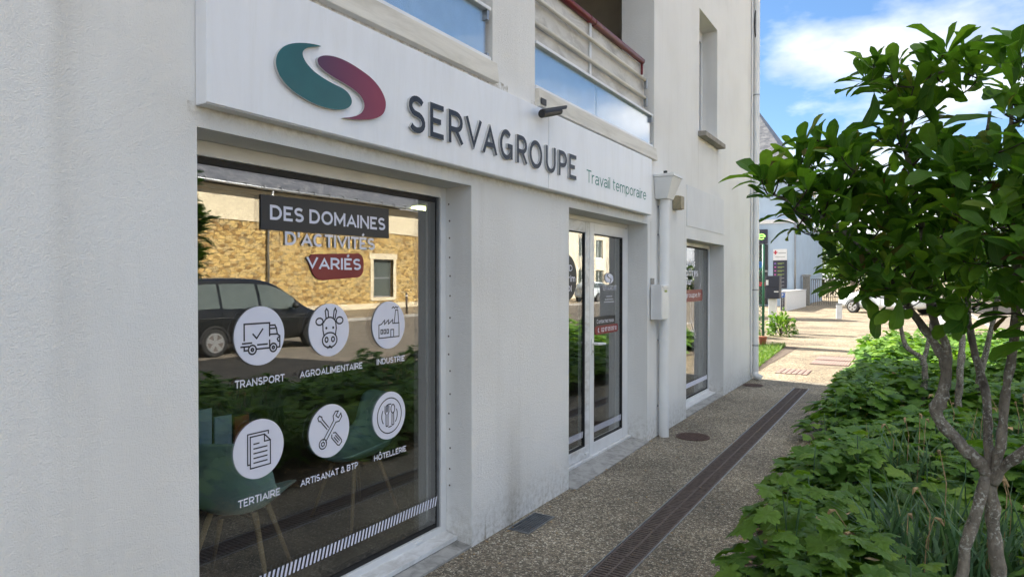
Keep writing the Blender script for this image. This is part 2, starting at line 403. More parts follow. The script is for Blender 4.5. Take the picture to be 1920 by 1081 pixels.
M['grass'] = make_leaf('grass_blade', [(0, (.05, .13, .015)), (.6, (.11, .22, .025)), (1, (.22, .28, .05))], .5, .4)
M['farleaf'] = make_leaf('far_leaf', [(0, (.03, .075, .015)), (.5, (.06, .12, .02)), (1, (.13, .18, .03))], .6, .3)
M['rubble'] = make_rubble('ochre_rubble_stone')
M['ashlar'] = plain('cream_band', (.62, .54, .38), .85, var=.1)
M['zinc'] = plain('zinc', (.30, .31, .32), .45, .6)
M['asphalt'] = plain('worn_asphalt', (.15, .125, .095), .9, var=.25, vscale=3, bump=.004, bscale=150)
M['kerb'] = plain('granite_kerb', (.33, .31, .28), .85, var=.2, vscale=15)
M['carpaint'] = plain('dark_grey_car_paint', (.009, .0095, .011), .18, .0, var=.02)
M['palecar'] = plain('pale_blue_white_car_paint', (.62, .68, .72), .25, var=.02)
M['carglass'] = plain('car_glass', (.085, .10, .09), .06, spec=.8)
M['tyre'] = plain('tyre_rubber', (.014, .014, .014), .85)
M['alloy'] = plain('alloy_wheel', (.50, .52, .54), .3, .8)
M['greenpost'] = plain('green_plastic_coated_steel', (.012, .11, .055), .45)
M['bluewall'] = plain('pale_blue_render', (.42, .53, .66), .85, var=.05, vscale=1.0)
M['whitewall'] = plain('white_plaster', (.72, .73, .74), .8, var=.06)
M['creamwall'] = plain('cream_render', (.70, .64, .50), .85, var=.06, vscale=1.0)
M['shopdark'] = plain('dark_shopfront', (.022, .024, .03), .12)
M['greenled'] = make_emit('green_sign_letters', (.30, .85, .12), .8)
M['navypanel'] = plain('dark_slate_panel', (.030, .034, .055), .5)
M['pink'] = plain('pink_print', (.45, .10, .32), .5); M['purple'] = plain('purple_print', (.20, .12, .42), .5)
M['lime'] = plain('lime_print', (.30, .40, .10), .5); M['blueprint'] = plain('blue_print', (.02, .12, .45), .5)
M['redprint'] = plain('red_print', (.50, .03, .06), .5)
M['beigebox'] = plain('aged_beige_plastic', (.30, .26, .17), .6, var=.15, vscale=30)
M['pavergrey'] = plain('grey_paver', (.30, .29, .275), .85, var=.12)

# ------------------------------------------------------------------ geometry helpers
ORG = {}            # world origin of every object built

class MB:
    """collects faces; build() links them as ONE mesh object"""
    def __init__(s): s.v = []; s.f = []; s.mi = []
    def add(s, vs, fs, mi=0):
        k = len(s.v); s.v += [tuple(map(float, p)) for p in vs]
        s.f += [tuple(i + k for i in f) for f in fs]; s.mi += [mi] * len(fs)
        return s
    def box(s, x0, x1, y0, y1, z0, z1, mi=0):
        return s.add([(x0, y0, z0), (x1, y0, z0), (x1, y1, z0), (x0, y1, z0), (x0, y0, z1), (x1, y0, z1), (x1, y1, z1), (x0, y1, z1)],
                     [(0, 3, 2, 1), (4, 5, 6, 7), (0, 1, 5, 4), (1, 2, 6, 5), (2, 3, 7, 6), (3, 0, 4, 7)], mi)
    def hexa(s, b, t, mi=0):
        """bottom quad b and top quad t, both counter-clockwise from above"""
        return s.add(list(b) + list(t), [(0, 3, 2, 1), (4, 5, 6, 7), (0, 1, 5, 4), (1, 2, 6, 5), (2, 3, 7, 6), (3, 0, 4, 7)], mi)
    def prism_x(s, poly, x0, x1, mi=0, mside=None):
        """(y,z) polygon pushed from x0 to x1"""
        n = len(poly)
        a = sum(poly[i][0] * poly[(i + 1) % n][1] - poly[(i + 1) % n][0] * poly[i][1] for i in range(n))
        if a < 0: poly = poly[::-1]
        s.add([(x0, y, z) for y, z in poly] + [(x1, y, z) for y, z in poly],
              [tuple(range(n, 2 * n)), tuple(range(n - 1, -1, -1))], mi)
        k = len(s.v) - 2 * n
        fs = [(i, (i + 1) % n, (i + 1) % n + n, i + n) for i in range(n)]
        s.f += [tuple(i + k for i in f) for f in fs]; s.mi += [mi if mside is None else mside] * n
        return s
    def tube(s, pts, rad, n=10, cap=True, mi=0):
        pts = [Vector(p) for p in pts]
        if not hasattr(rad, '__len__'): rad = [rad] * len(pts)
        ring = []; up = None
        for i, p in enumerate(pts):
            d = (pts[min(i + 1, len(pts) - 1)] - pts[max(i - 1, 0)]).normalized()
            if up is None:
                up = Vector((0, 0, 1)) if abs(d.z) < .9 else Vector((1, 0, 0))
            a = d.cross(up).normalized(); b = a.cross(d).normalized(); up = b
            ring.append([p + (a * math.cos(2 * math.pi * k / n) + b * math.sin(2 * math.pi * k / n)) * rad[i] for k in range(n)])
        V = [q for r in ring for q in r]; F = []
        for i in range(len(pts) - 1):
            for k in range(n):
                F.append((i * n + k, i * n + (k + 1) % n, (i + 1) * n + (k + 1) % n, (i + 1) * n + k))
        if cap:
            F.append(tuple(range(n - 1, -1, -1))); F.append(tuple((len(pts) - 1) * n + k for k in range(n)))
        return s.add(V, F, mi)
    def disc_x(s, yc, zc, r, x0, x1, n=40, mi=0):
        return s.prism_x([(yc + r * math.cos(2 * math.pi * k / n), zc + r * math.sin(2 * math.pi * k / n)) for k in range(n)], x0, x1, mi)
    def build(s, name, mats, parent=None, smooth=False, bevel=0.0):
        if not isinstance(mats, (list, tuple)): mats = [mats]
        V = np.array(s.v, float)
        if parent is None:
            lo, hi = V.min(0), V.max(0); org = np.array([(lo[0] + hi[0]) / 2, (lo[1] + hi[1]) / 2, lo[2]])
        else: org = ORG[parent]
        me = bpy.data.meshes.new(name)
        me.from_pydata([tuple(p) for p in (V - org)], [], s.f)
        for m in mats: me.materials.append(m)
        if len(mats) > 1: me.polygons.foreach_set('material_index', s.mi)
        if smooth: me.polygons.foreach_set('use_smooth', [True] * len(me.polygons))
        me.update()
        o = bpy.data.objects.new(name, me); COL.objects.link(o)
        if parent is None: o.location = org
        else: o.parent = parent
        ORG[o] = org
        if bevel:
            b = o.modifiers.new('bevel', 'BEVEL'); b.width = bevel; b.segments = 2; b.limit_method = 'ANGLE'
        return o

def tag(o, label=None, cat=None, group=None, kind=None):
    if label: o['label'] = label
    if cat: o['category'] = cat
    if group: o['group'] = group
    if kind: o['kind'] = kind
    return o

def thing(name, loc, label, cat, group=None):
    o = bpy.data.objects.new(name, None); COL.objects.link(o); o.location = loc; o.empty_display_size = .1
    ORG[o] = np.array(loc, float)
    return tag(o, label, cat, group)

def big_mesh(name, V, F, mat, parent=None, smooth=True, org=None, uv=None):
    """V (n,3), F list or int array of equal-length faces"""
    F = np.asarray(F); me = bpy.data.meshes.new(name)
    if parent is not None: o0 = ORG[parent]
    else: o0 = np.array(org if org is not None else (0, 0, 0), float)
    Vl = (np.asarray(V) - o0).astype(np.float32)
    me.vertices.add(len(Vl)); me.vertices.foreach_set('co', Vl.ravel())
    k = F.shape[1]
    me.loops.add(F.size); me.loops.foreach_set('vertex_index', F.ravel().astype(np.int32))
    me.polygons.add(len(F)); me.polygons.foreach_set('loop_start', np.arange(0, F.size, k, dtype=np.int32))
    me.materials.append(mat)
    if smooth: me.polygons.foreach_set('use_smooth', np.ones(len(F), bool))
    if uv is not None:
        l = me.uv_layers.new(name='UVMap'); l.data.foreach_set('uv', uv[F.ravel() % len(uv)].astype(np.float32).ravel())
    me.update(calc_edges=True)
    o = bpy.data.objects.new(name, me); COL.objects.link(o)
    if parent is not None: o.parent = parent
    else: o.location = o0
    ORG[o] = o0
    return o

# ---- drawn sans-serif lettering: every glyph is a set of strokes in a unit box
def _arc(cx, cy, rx, ry, a0, a1, n=12):
    return [(cx + rx * math.cos(math.radians(a0 + (a1 - a0) * k / n)), cy + ry * math.sin(math.radians(a0 + (a1 - a0) * k / n))) for k in range(n + 1)]
_O = _arc(.5, .5, .5, .5, 0, 360, 28)
_S = _arc(.5, .755, .48, .245, 32, 270, 12) + _arc(.5, .255, .5, .255, 90, -148, 12)[1:]
_bowl = lambda v0, v1, u0=.5: [(0, v1), (u0, v1)] + _arc(u0, (v0 + v1) / 2, 1 - u0, (v1 - v0) / 2, 90, -90, 10)[1:-1] + [(u0, v0), (0, v0)]
GL = {
 'A': (.80, [[(0, 0), (.5, 1), (1, 0)], [(.2, .28), (.8, .28)]]), 'B': (.66, [[(0, 0), (0, 1)], _bowl(.52, 1, .5), _bowl(0, .52, .55)]),
 'C': (.74, [_arc(.52, .5, .52, .5, 48, 312, 20)]), 'D': (.76, [[(0, 0), (0, 1)], _bowl(0, 1, .42)]),
 'E': (.56, [[(0, 0), (0, 1)], [(0, 1), (1, 1)], [(0, .5), (.88, .5)], [(0, 0), (1, 0)]]),
 'G': (.78, [_arc(.5, .5, .5, .5, 48, 345, 20), [(1, .06), (1, .47), (.6, .47)]]), 'H': (.72, [[(0, 0), (0, 1)], [(1, 0), (1, 1)], [(0, .5), (1, .5)]]),
 'I': (0, [[(0, 0), (0, 1)]]), 'L': (.54, [[(0, 1), (0, 0)], [(0, 0), (1, 0)]]), 'M': (.90, [[(0, 0), (0, 1)], [(0, 1), (.5, .22), (1, 1)], [(1, 1), (1, 0)]]),
 'N': (.74, [[(0, 0), (0, 1)], [(0, 1), (1, 0)], [(1, 0), (1, 1)]]), 'O': (.88, [_O]), 'P': (.64, [[(0, 0), (0, 1)], _bowl(.42, 1, .5)]),
 'R': (.66, [[(0, 0), (0, 1)], _bowl(.42, 1, .5), [(.52, .42), (1, 0)]]), 'S': (.62, [_S]), 'T': (.62, [[(0, 1), (1, 1)], [(.5, 1), (.5, 0)]]),
 'U': (.70, [[(0, 1), (0, .42)] + _arc(.5, .42, .5, .42, 180, 360, 14)[1:-1] + [(1, .42), (1, 1)]]), 'V': (.80, [[(0, 1), (.5, 0), (1, 1)]]),
 '&': (.74, [[(1, 0), (.28, .72)] + _arc(.45, .82, .22, .18, 200, -30, 10) + [(.12, .36)] + _arc(.36, .24, .36, .24, 150, 345, 10) + [(.95, .45)]]),
 "\u2019": (0, [[(0, 1), (0, .76)]]), '.': (0, [[(0, 0), (0, .01)]]),
 '0': (.62, [_O]), '1': (.30, [[(0, .85), (1, 1), (1, 0)]]), '2': (.58, [_arc(.5, .72, .48, .28, 160, -40, 12) + [(0, 0), (1, 0)]]), '5': (.58, [[(.92, 1), (.14, 1), (.08, .58)] + _arc(.42, .32, .56, .32, 110, -150, 14)]),
 '7': (.58, [[(0, .9), (0, 1), (1, 1), (.3, 0)]]), '9': (.60, [_arc(.5, .68, .5, .32, 0, 360, 20), [(1, .68), (.92, .3), (.6, .04), (.2, .02)]]),
}
_o = _arc(.5, .5, .5, .5, 0, 360, 22)
LOW = {
 'a': (.50, [_arc(.5, .72, .5, .28, 150, 0, 8)[:-1] + [(1, .72), (1, 0)], [(1, .56), (.5, .56)] + _arc(.45, .28, .45, .28, 90, 270, 10)[1:-1] + [(.5, 0), (1, .2)]]), 'c': (.50, [_arc(.52, .5, .52, .5, 50, 310, 16)]),
 'e': (.56, [[(.02, .5), (1, .5)] + _arc(.5, .5, .5, .5, 0, 315, 18)[1:]]), 'f': (.32, [[(.35, 0), (.35, 1.22)] + _arc(.75, 1.22, .4, .2, 180, 80, 6)[1:], [(0, 1), (1, 1)]]),
 'g': (.56, [_o, [(1, 1), (1, -.12)] + _arc(.5, -.12, .5, .26, 0, -150, 10)[1:]]), 'i': (0, [[(0, 0), (0, 1)], [(0, 1.34), (0, 1.36)]]), 'l': (0, [[(0, 0), (0, 2)]]), 'h': (.50, [[(0, 0), (0, 2)], [(0, .6)] + _arc(.5, .6, .5, .4, 180, 0, 12)[1:-1] + [(1, .6), (1, 0)]]),
 'm': (.86, [[(0, 0), (0, 1)], [(0, .65)] + _arc(.25, .65, .25, .35, 180, 0, 10)[1:-1] + [(.5, .65), (.5, 0)], [(.5, .65)] + _arc(.75, .65, .25, .35, 180, 0, 10)[1:-1] + [(1, .65), (1, 0)]]),
 'n': (.50, [[(0, 0), (0, 1)], [(0, .6)] + _arc(.5, .6, .5, .4, 180, 0, 12)[1:-1] + [(1, .6), (1, 0)]]), 'o': (.58, [_o]), 'p': (.56, [[(0, -.38), (0, 1)], _o]), 'r': (.30, [[(0, 0), (0, 1)], [(0, .6)] + _arc(.9, .55, .9, .45, 165, 90, 6)[1:]]),
 's': (.44, [_S]), 't': (.32, [[(.35, 1.4), (.35, .25)] + _arc(.75, .25, .4, .25, 180, 280, 6)[1:], [(0, 1), (1, 1)]]), 'u': (.50, [[(0, 1), (0, .4)] + _arc(.5, .4, .5, .4, 180, 360, 12)[1:-1] + [(1, .4), (1, 1)], [(1, .4), (1, 0)]]),
 'v': (.54, [[(0, 1), (.5, 0), (1, 1)]]), 'z': (.46, [[(0, 1), (1, 1), (0, 0), (1, 0)]]),
}
def text_geo(s, wgt):
    """list of ribbons (left points, right points) for a line of text, cap height 1"""
    h = wgt / 2; x = 0; XH = .72; out = []; wi = 0
    for ch in s:
        if ch == ' ': x += .36; wi += 1; continue
        acc = None
        if ch in '\u00c9\u00e9': acc = 'acute'; ch = 'E' if ch == '\u00c9' else 'e'
        if ch == '\u00d4': acc = 'circ'; ch = 'O'
        low = ch in LOW; wd, L = (LOW if low else GL)[ch]
        top = XH if low else 1.0; W_ = max(wd, 0)
        def mp(u, v):
            Y = 1 - h if v == 2 else (h + v * (top - 2 * h))
            return (x + h + u * max(0, W_ - 0), Y)
        lines = [[mp(u, v) for u, v in l] for l in L]
        if acc == 'acute': cx = x + h + W_ * .5; lines.append([(cx - .07, top + .12), (cx + .10, top + .30)])
        if acc == 'circ': cx = x + h + W_ * .5; lines += [[(cx - .17, top + .10), (cx, top + .27), (cx + .17, top + .10)]]
        for l, src in zip(lines, L + [None] * 3):
            P = [Vector(p) for p in l]
            P = [p for i, p in enumerate(P) if i == 0 or (p - P[i - 1]).length > 1e-4]
            if len(P) < 2: continue
            closed = (P[0] - P[-1]).length < 1e-3
            if not closed and src is not None:
                e0, e1 = src[0], src[-1]
                straight = lambda q: q[0] in (0, 1) or q[1] in (0, 1, 2)
                if straight(e0): P[0] = P[0] + (P[0] - P[1]).normalized() * h * .98
                if straight(e1): P[-1] = P[-1] + (P[-1] - P[-2]).normalized() * h * .98
            lf, rt = [], []
            for i, p in enumerate(P):
                a = P[i - 1] if i else (P[-2] if closed else None); b = P[i + 1] if i + 1 < len(P) else (P[1] if closed else None)
                d0 = (p - a).normalized() if a is not None else None; d1 = (b - p).normalized() if b is not None else None
                d0 = d0 or d1; d1 = d1 or d0
                n0, n1 = Vector((-d0.y, d0.x)), Vector((-d1.y, d1.x)); m = n0 + n1
                m = m.normalized() if m.length > 1e-3 else n0
                k = h / max(.35, m.dot(n0))
                lf.append(p + m * k); rt.append(p - m * k)
            lo_, hi_ = (-9, 9) if (low or acc and src is None) else (0, 1)
            cl = lambda q: (q.x, min(hi_, max(lo_, q.y)))
            out.append(([cl(q) for q in lf], [cl(q) for q in rt], wi))
        x += W_ + wgt + .13 - (.05 if ch in 'AVTv' else 0)
    return out

def text_faces(s, wgt, a0, a1, b0, b1):
    G = text_geo(s, wgt); A = np.array([p for l, r, w_ in G for p in l + r]); lo, hi = A.min(0), A.max(0)
    f = lambda p: (a0 + (p[0] - lo[0]) / (hi[0] - lo[0]) * (a1 - a0), b0 + (p[1] - lo[1]) / (hi[1] - lo[1]) * (b1 - b0))
    return [([f(p) for p in l], [f(p) for p in r], w_) for l, r, w_ in G]

def text_solid(mb, s, wgt, y0, y1, z0, z1, x0, x1, mi=0, mside=0, word=None):
    """lettering on a plane facing +x, filling the box y0..y1, z0..z1, from x0 (back) to x1 (front)"""
    for k, (l, r, w_) in enumerate(text_faces(s, wgt, y0, y1, z0, z1)):
        if word is not None and w_ != word: continue
        x = x1 + k * .00002; n = len(l)
        mb.add([(x, *p) for p in l] + [(x, *p) for p in r], [(n + i, n + i + 1, i + 1, i) for i in range(n - 1)], mi)
        if x1 - x0 > .002:
            for q, flip in ((l, 1), (r, 0)):
                mb.add([(x0, *p) for p in q] + [(x, *p) for p in q], [((n + i, n + i + 1, i + 1, i) if flip else (i, i + 1, n + i + 1, n + i)) for i in range(n - 1)], mside)
            if (Vector(l[0]) - Vector(l[-1])).length > 1e-4:
                for i in (0, n - 1): mb.add([(x0, *l[i]), (x0, *r[i]), (x, *r[i]), (x, *l[i])], [(0, 1, 2, 3)], mside)
    return mb

def lettering(mat, parent, s, *a):
    """a line of words, each word an object of its own"""
    for k in range(s.count(' ') + 1):
        mb = MB(); text_solid(mb, s, *a, word=k); mb.build('lettering', mat, parent)

def strokes(mb, lines, wd, yc, zc, r, x, mi=0):
    """thin drawn lines (unit coordinates u,v) on a plane facing +x"""
    for ln in lines:
        P = [(yc + u * r, zc + v * r) for u, v in ln]
        for (a, b) in zip(P[:-1], P[1:]):
            d = Vector((b[0] - a[0], b[1] - a[1]))
            if d.length < 1e-6: continue
            d.normalize(); n = Vector((-d.y, d.x)) * wd / 2; e = d * wd * .45
            mb.add([(x, a[0] - e.x - n.x, a[1] - e.y - n.y), (x, b[0] + e.x - n.x, b[1] + e.y - n.y), (x, b[0] + e.x + n.x, b[1] + e.y + n.y), (x, a[0] - e.x + n.x, a[1] - e.y + n.y)], [(0, 1, 2, 3)], mi)
            x += .000004
    return mb

def circ(u, v, r, n=20, a0=0, a1=360, ry=None):
    ry = r if ry is None else ry
    return [(u + r * math.cos(math.radians(a0 + (a1 - a0) * k / n)), v + ry * math.sin(math.radians(a0 + (a1 - a0) * k / n))) for k in range(n + 1)]

def rounded(y0, y1, z0, z1, r, n=5, slant=0.0):
    P = []
    for (cy_, cz_, a) in ((y1 - r, z0 + r, -90), (y1 - r, z1 - r, 0), (y0 + r, z1 - r, 90), (y0 + r, z0 + r, 180)):
        for k in range(n + 1):
            t = math.radians(a + 90 * k / n); P.append((cy_ + r * math.cos(t), cz_ + r * math.sin(t)))
    if slant: P = [(y + slant * (z1 - z) / (z1 - z0) * (1 if y < (y0 + y1) / 2 else 0), z) for y, z in P]
    return P

# ------------------------------------------------------------------ ground
def sheet(name, x0, x1, y0, y1, z, mat, kind='structure', label=None):
    o = MB().add([(x0, y0, z), (x1, y0, z), (x1, y1, z), (x0, y1, z)], [(0, 1, 2, 3)]).build(name, mat)
    tag(o, kind=kind)
    return o
sheet('ground', -900, 900, -900, 900, -.12, M['aggregate_sunwarm'])
pv = MB()
# near pavement leaves the slot for the drain channel and the grating open
DX0, DX1, DY0, DY1 = .735, .945, 2.045, 10.55
for (a, b, c, d) in ((-.36, DX0, -14, 11.25), (DX0, DX1, -14, DY0), (DX0, DX1, DY1, 11.25), (DX1, 1.42, -14, 11.25), (1.42, 4.5, -14, 1.75)):
    if (a, b) == (-.36, DX0):
        for (e, f, g, h) in ((-.36, .03, -14, 11.25), (.03, .19, -14, 3.545), (.03, .19, 3.895, 11.25), (.19, DX0, -14, 11.25)):
            pv.add([(e, g, 0), (f, g, 0), (f, h, 0), (e, h, 0)], [(0, 1, 2, 3)])
    else: pv.add([(a, c, 0), (b, c, 0), (b, d, 0), (a, d, 0)], [(0, 1, 2, 3)])
tag(pv.build('pavement', M['aggregate']), kind='structure')
fp = MB()
for (a, b, c, d) in ((-.1, 1.42, 11.25, 90), (-40, -.1, 17.0, 90), (1.42, 4.5, 16.2, 90)):
    fp.add([(a, c, 0), (b, c, 0), (b, d, 0), (a, d, 0)], [(0, 1, 2, 3)])
tag(fp.build('sunlit_pavement', M['aggregate_sunwarm']), kind='structure')
sheet('road', 4.7, 17.5, -60, 200, -.08, M['asphalt'])
kb = MB().box(4.5, 4.7, -60, 200, -.11, .004)
kb.box(17.5, 17.7, -60, 200, -.11, .03)
tag(kb.build('kerb', M['kerb']), kind='structure')
sheet('far_pavement', 17.7, 24.6, -60, 200, .02, M['aggregate_sunwarm'])
# two grey paver strips across the far path and one along its right side
gp = MB()
for (a, b, c, d) in ((2.95, 3.55, 16.3, 60),):
    gp.add([(a, c, .004), (b, c, .004), (b, d, .004), (a, d, .004)], [(0, 1, 2, 3)])
tag(gp.build('paver_strip', M['pavergrey']), kind='structure')
# planting bed soil, slightly mounded, with a steel edging strip
n = 24; V = []; F = []
for i in range(n + 1):
    for j in range(60 + 1):
        x = 1.42 + (4.5 - 1.42) * i / n; y = 1.75 + (16.2 - 1.75) * j / 60
        e = min(i, n - i) / n * 2
        V.append((x, y, .012 + .05 * min(1, e * 3) + random.uniform(-.008, .012)))
for i in range(n):
    for j in range(60):
        a = i * 61 + j; F.append((a, a + 61, a + 62, a + 1))
bed = MB().add(V, F).build('planting_bed', M['soil'], smooth=True); tag(bed, kind='structure')
# grass verge past the corner
sheet('verge', -3.0, -.1, 11.26, 17.0, .006, M['soil'])

def blades(n, sampler, hgt, wid, lean, name, mat, kind='stuff', parent=None, label=None, seg=4):
    """curved narrow blades; sampler(k) gives x,y,z of the foot"""
    V = np.zeros((n, (seg + 1) * 2, 3)); 
    F = []
    for k in range(n):
        x, y, z = sampler(k); a = random.uniform(0, 2 * math.pi); h = random.uniform(*hgt); l = random.uniform(*lean) * h
        wv = random.uniform(*wid) / 2; px, py = -math.sin(a + random.uniform(-1, 1)), math.cos(a + random.uniform(-1, 1))
        for j in range(seg + 1):
            t = j / seg; ww = wv * (1 if t < .6 else (1 - t) / .4 * .95 + .05)
            cx = x + math.cos(a) * l * t * t; cyy = y + math.sin(a) * l * t * t; cz = z + h * (t - .35 * (l / h) * t * t)
            V[k, j * 2] = (cx - px * ww, cyy - py * ww, cz); V[k, j * 2 + 1] = (cx + px * ww, cyy + py * ww, cz)
    base = np.array([(j * 2, j * 2 + 1, j * 2 + 3, j * 2 + 2) for j in range(seg)])
    F = (base[None] + (np.arange(n) * (seg + 1) * 2)[:, None, None]).reshape(-1, 4)
    return V.reshape(-1, 3), F
def verge_s(k):
    y = random.uniform(11.4, 17.2); x = -.12 - abs(random.gauss(0, .28)) - (y - 11.4) * .05
    return x, y, .0
V, F = blades(5200, verge_s, (.04, .16), (.005, .011), (.2, .9), 'grass', M['grass'])
g = big_mesh('grass', V, F, M['grass']); tag(g, kind='stuff')

# ------------------------------------------------------------------ the white office building
BLD = thing('office_building', (0, 3, 0), 'white rendered office building with shop windows and balconies along the pavement', 'building')
H = 8.2; Y0, Y1 = -9.0, 11.25; TH = .35
OPEN = [(1.438, 3.19, .0, 2.17), (4.484, 6.22, .0, 2.168), (7.525, 9.28, .0, 2.098), (8.03, 8.89, 3.45, 4.95), (.9, 3.42, 2.86, 5.3), (3.956, 6.40, 2.84, 5.3)]
def wall_with_openings(mb, openings, y0, y1, z0, z1, xf, xb):
    ys = sorted({y0, y1, *[v for o in openings for v in o[:2]]}); zs = sorted({z0, z1, *[v for o in openings for v in o[2:]]})
    inside = lambda y, z: any(o[0] < y < o[1] and o[2] < z < o[3] for o in openings)
    for a, b in zip(ys[:-1], ys[1:]):
        for c, d in zip(zs[:-1], zs[1:]):
            if inside((a + b) / 2, (c + d) / 2): continue
            mb.add([(xf, a, c), (xf, b, c), (xf, b, d), (xf, a, d)], [(0, 1, 2, 3)])
            mb.add([(xb, a, c), (xb, b, c), (xb, b, d), (xb, a, d)], [(3, 2, 1, 0)])
    for (a, b, c, d) in openings:
        mb.add([(xf, a, c), (xb, a, c), (xb, a, d), (xf, a, d)], [(3, 2, 1, 0)])
        mb.add([(xf, b, c), (xb, b, c), (xb, b, d), (xf, b, d)], [(0, 1, 2, 3)])
        mb.add([(xf, a, d), (xf, b, d), (xb, b, d), (xb, a, d)], [(0, 1, 2, 3)])
        if c > .01: mb.add([(xf, a, c), (xf, b, c), (xb, b, c), (xb, a, c)], [(3, 2, 1, 0)])
wb = MB(); wall_with_openings(wb, OPEN, Y0, Y1, -.12, H, 0, -TH)
wb.build('front_wall', M['render'], BLD)
ob = MB()      # end walls and rear wall
ob.add([(0, Y1, -.12), (-10, Y1, -.12), (-10, Y1, H), (0, Y1, H)], [(0, 1, 2, 3)])
ob.add([(0, Y0, -.12), (-10, Y0, -.12), (-10, Y0, H), (0, Y0, H)], [(3, 2, 1, 0)])
ob.add([(-10, Y0, -.12), (-10, Y1, -.12), (-10, Y1, H), (-10, Y0, H)], [(0, 1, 2, 3)])
ob.add([(0, Y1, H), (-10, Y1, H), (-5, Y1, H + 3.2)], [(0, 1, 2)]); ob.add([(0, Y0, H), (-10, Y0, H), (-5, Y0, H + 3.2)], [(2, 1, 0)])
ob.build('side_wall', M['render'], BLD)
rb = MB()
for s in (1, -1):
    xe = -5 + s * 5.3; rb.hexa([(-5, Y0 - .2, H + 3.2), (xe, Y0 - .2, H - .2), (xe, Y1 + .12, H - .2), (-5, Y1 + .12, H + 3.2)],
                                [(-5, Y0 - .2, H + 3.3), (xe, Y0 - .2, H - .1), (xe, Y1 + .12, H - .1), (-5, Y1 + .12, H + 3.3)])
rb.build('roof', M['slate'], BLD)
# rooms behind the openings (inner faces only)
def room(name, x0, x1, y0, y1, z0, z1, mat, floor, front=True):
    mb = MB()
    mb.add([(x0, y0, z0), (x1, y0, z0), (x1, y1, z0), (x0, y1, z0)], [(0, 1, 2, 3)], 1)
    mb.add([(x0, y0, z1), (x1, y0, z1), (x1, y1, z1), (x0, y1, z1)], [(3, 2, 1, 0)])
    mb.add([(x0, y0, z0), (x0, y1, z0), (x0, y1, z1), (x0, y0, z1)], [(0, 1, 2, 3)])
    mb.add([(x0, y0, z0), (x1, y0, z0), (x1, y0, z1), (x0, y0, z1)], [(3, 2, 1, 0)])
    mb.add([(x0, y1, z0), (x1, y1, z0), (x1, y1, z1), (x0, y1, z1)], [(0, 1, 2, 3)])
    return mb.build(name, [mat, floor], BLD)
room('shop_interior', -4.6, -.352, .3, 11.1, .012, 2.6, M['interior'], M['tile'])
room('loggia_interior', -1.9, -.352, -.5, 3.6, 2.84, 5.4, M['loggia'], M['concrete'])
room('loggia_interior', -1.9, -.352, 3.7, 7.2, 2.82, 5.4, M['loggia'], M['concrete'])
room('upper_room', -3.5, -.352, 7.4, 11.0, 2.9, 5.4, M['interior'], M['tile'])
tag(MB().box(-3.46, -3.30, 6.70, 7.02, 2.57, 2.592).build('ceiling_lamp', M['lampstrip']), 'lit strip lamp on the ceiling inside the shop', 'lamp')

# ---- big shop window (glass plane x = -0.2)
XG = -.2
fr = MB()
def frame_rect(mb, y0, y1, z0, z1, wd_l, wd_r, wd_b, wd_t, xa, xb):
    mb.box(xa, xb, y0, y0 + wd_l, z0, z1); mb.box(xa, xb, y1 - wd_r, y1, z0, z1)
    mb.box(xa, xb, y0 + wd_l, y1 - wd_r, z0, z0 + wd_b); mb.box(xa, xb, y0 + wd_l, y1 - wd_r, z1 - wd_t, z1)
frame_rect(fr, 1.44, 3.188, .055, 2.168, .07, .05, .05, .062, -.28, -.19)
W1 = fr.build('shop_window', M['frame'], BLD, bevel=.003)
W1['label'] = 'wide shop window with white frame and round white stickers'
f2 = MB(); frame_rect(f2, 1.512, 3.136, .107, 2.104, .03, .034, .03, .03, -.262, -.206); f2.build('sash', M['rubber'], W1)
f3 = MB(); f3.box(-.2055, -.198, 3.121, 3.128, .11, 2.1); f3.box(-.2055, -.198, 3.112, 3.116, .11, 2.1); f3.build('sash_rail', M['galv'], W1)
MB().add([(XG - .006, 1.53, .13), (XG - .006, 3.11, .13), (XG - .006, 3.11, 2.08), (XG - .006, 1.53, 2.08)], [(0, 1, 2, 3)]).build('pane', M['glass'], W1)
MB().add([(XG - .024, 1.53, .13), (XG - .024, 3.11, .13), (XG - .024, 3.11, 2.08), (XG - .024, 1.53, 2.08)], [(0, 1, 2, 3)]).build('pane', M['glass_in'], W1)
# metal drip sill, concrete sill, drain caps
sl = MB(); sl.hexa([(-.192, 1.44, .05), (-.105, 1.44, .035), (-.105, 3.186, .035), (-.192, 3.186, .05)], [(-.192, 1.44, .068), (-.105, 1.44, .052), (-.105, 3.186, .052), (-.192, 3.186, .068)])
sl.box(-.107, -.100, 1.44, 3.186, .028, .0555); sl.build('drip_sill', M['framedirty'], W1, bevel=.002)
for y in (1.7, 2.3, 2.9): MB().box(-.192, -.183, y, y + .07, .078, .09).build('drain_cap', M['frame'], W1)
MB().hexa([(-.34, 1.442, .0), (-.002, 1.442, .0), (-.002, 3.186, .0), (-.34, 3.186, .0)], [(-.34, 1.442, .05), (-.002, 1.442, .012), (-.002, 3.186, .012), (-.34, 3.186, .05)]).build('sill', M['concrete'], W1)
# rusty screw heads down the jamb
for k in range(16):
    sc_ = MB()
    z = .35 + k * .115 + random.uniform(-.02, .02); x = -.165 + random.uniform(-.006, .006)
    sc_.add([(x + .006 * math.cos(a), 3.1885, z + .006 * math.sin(a)) for a in [i * math.pi / 4 for i in range(8)]], [tuple(range(8))])
    sc_.build('screw', M['rustiron'], W1)

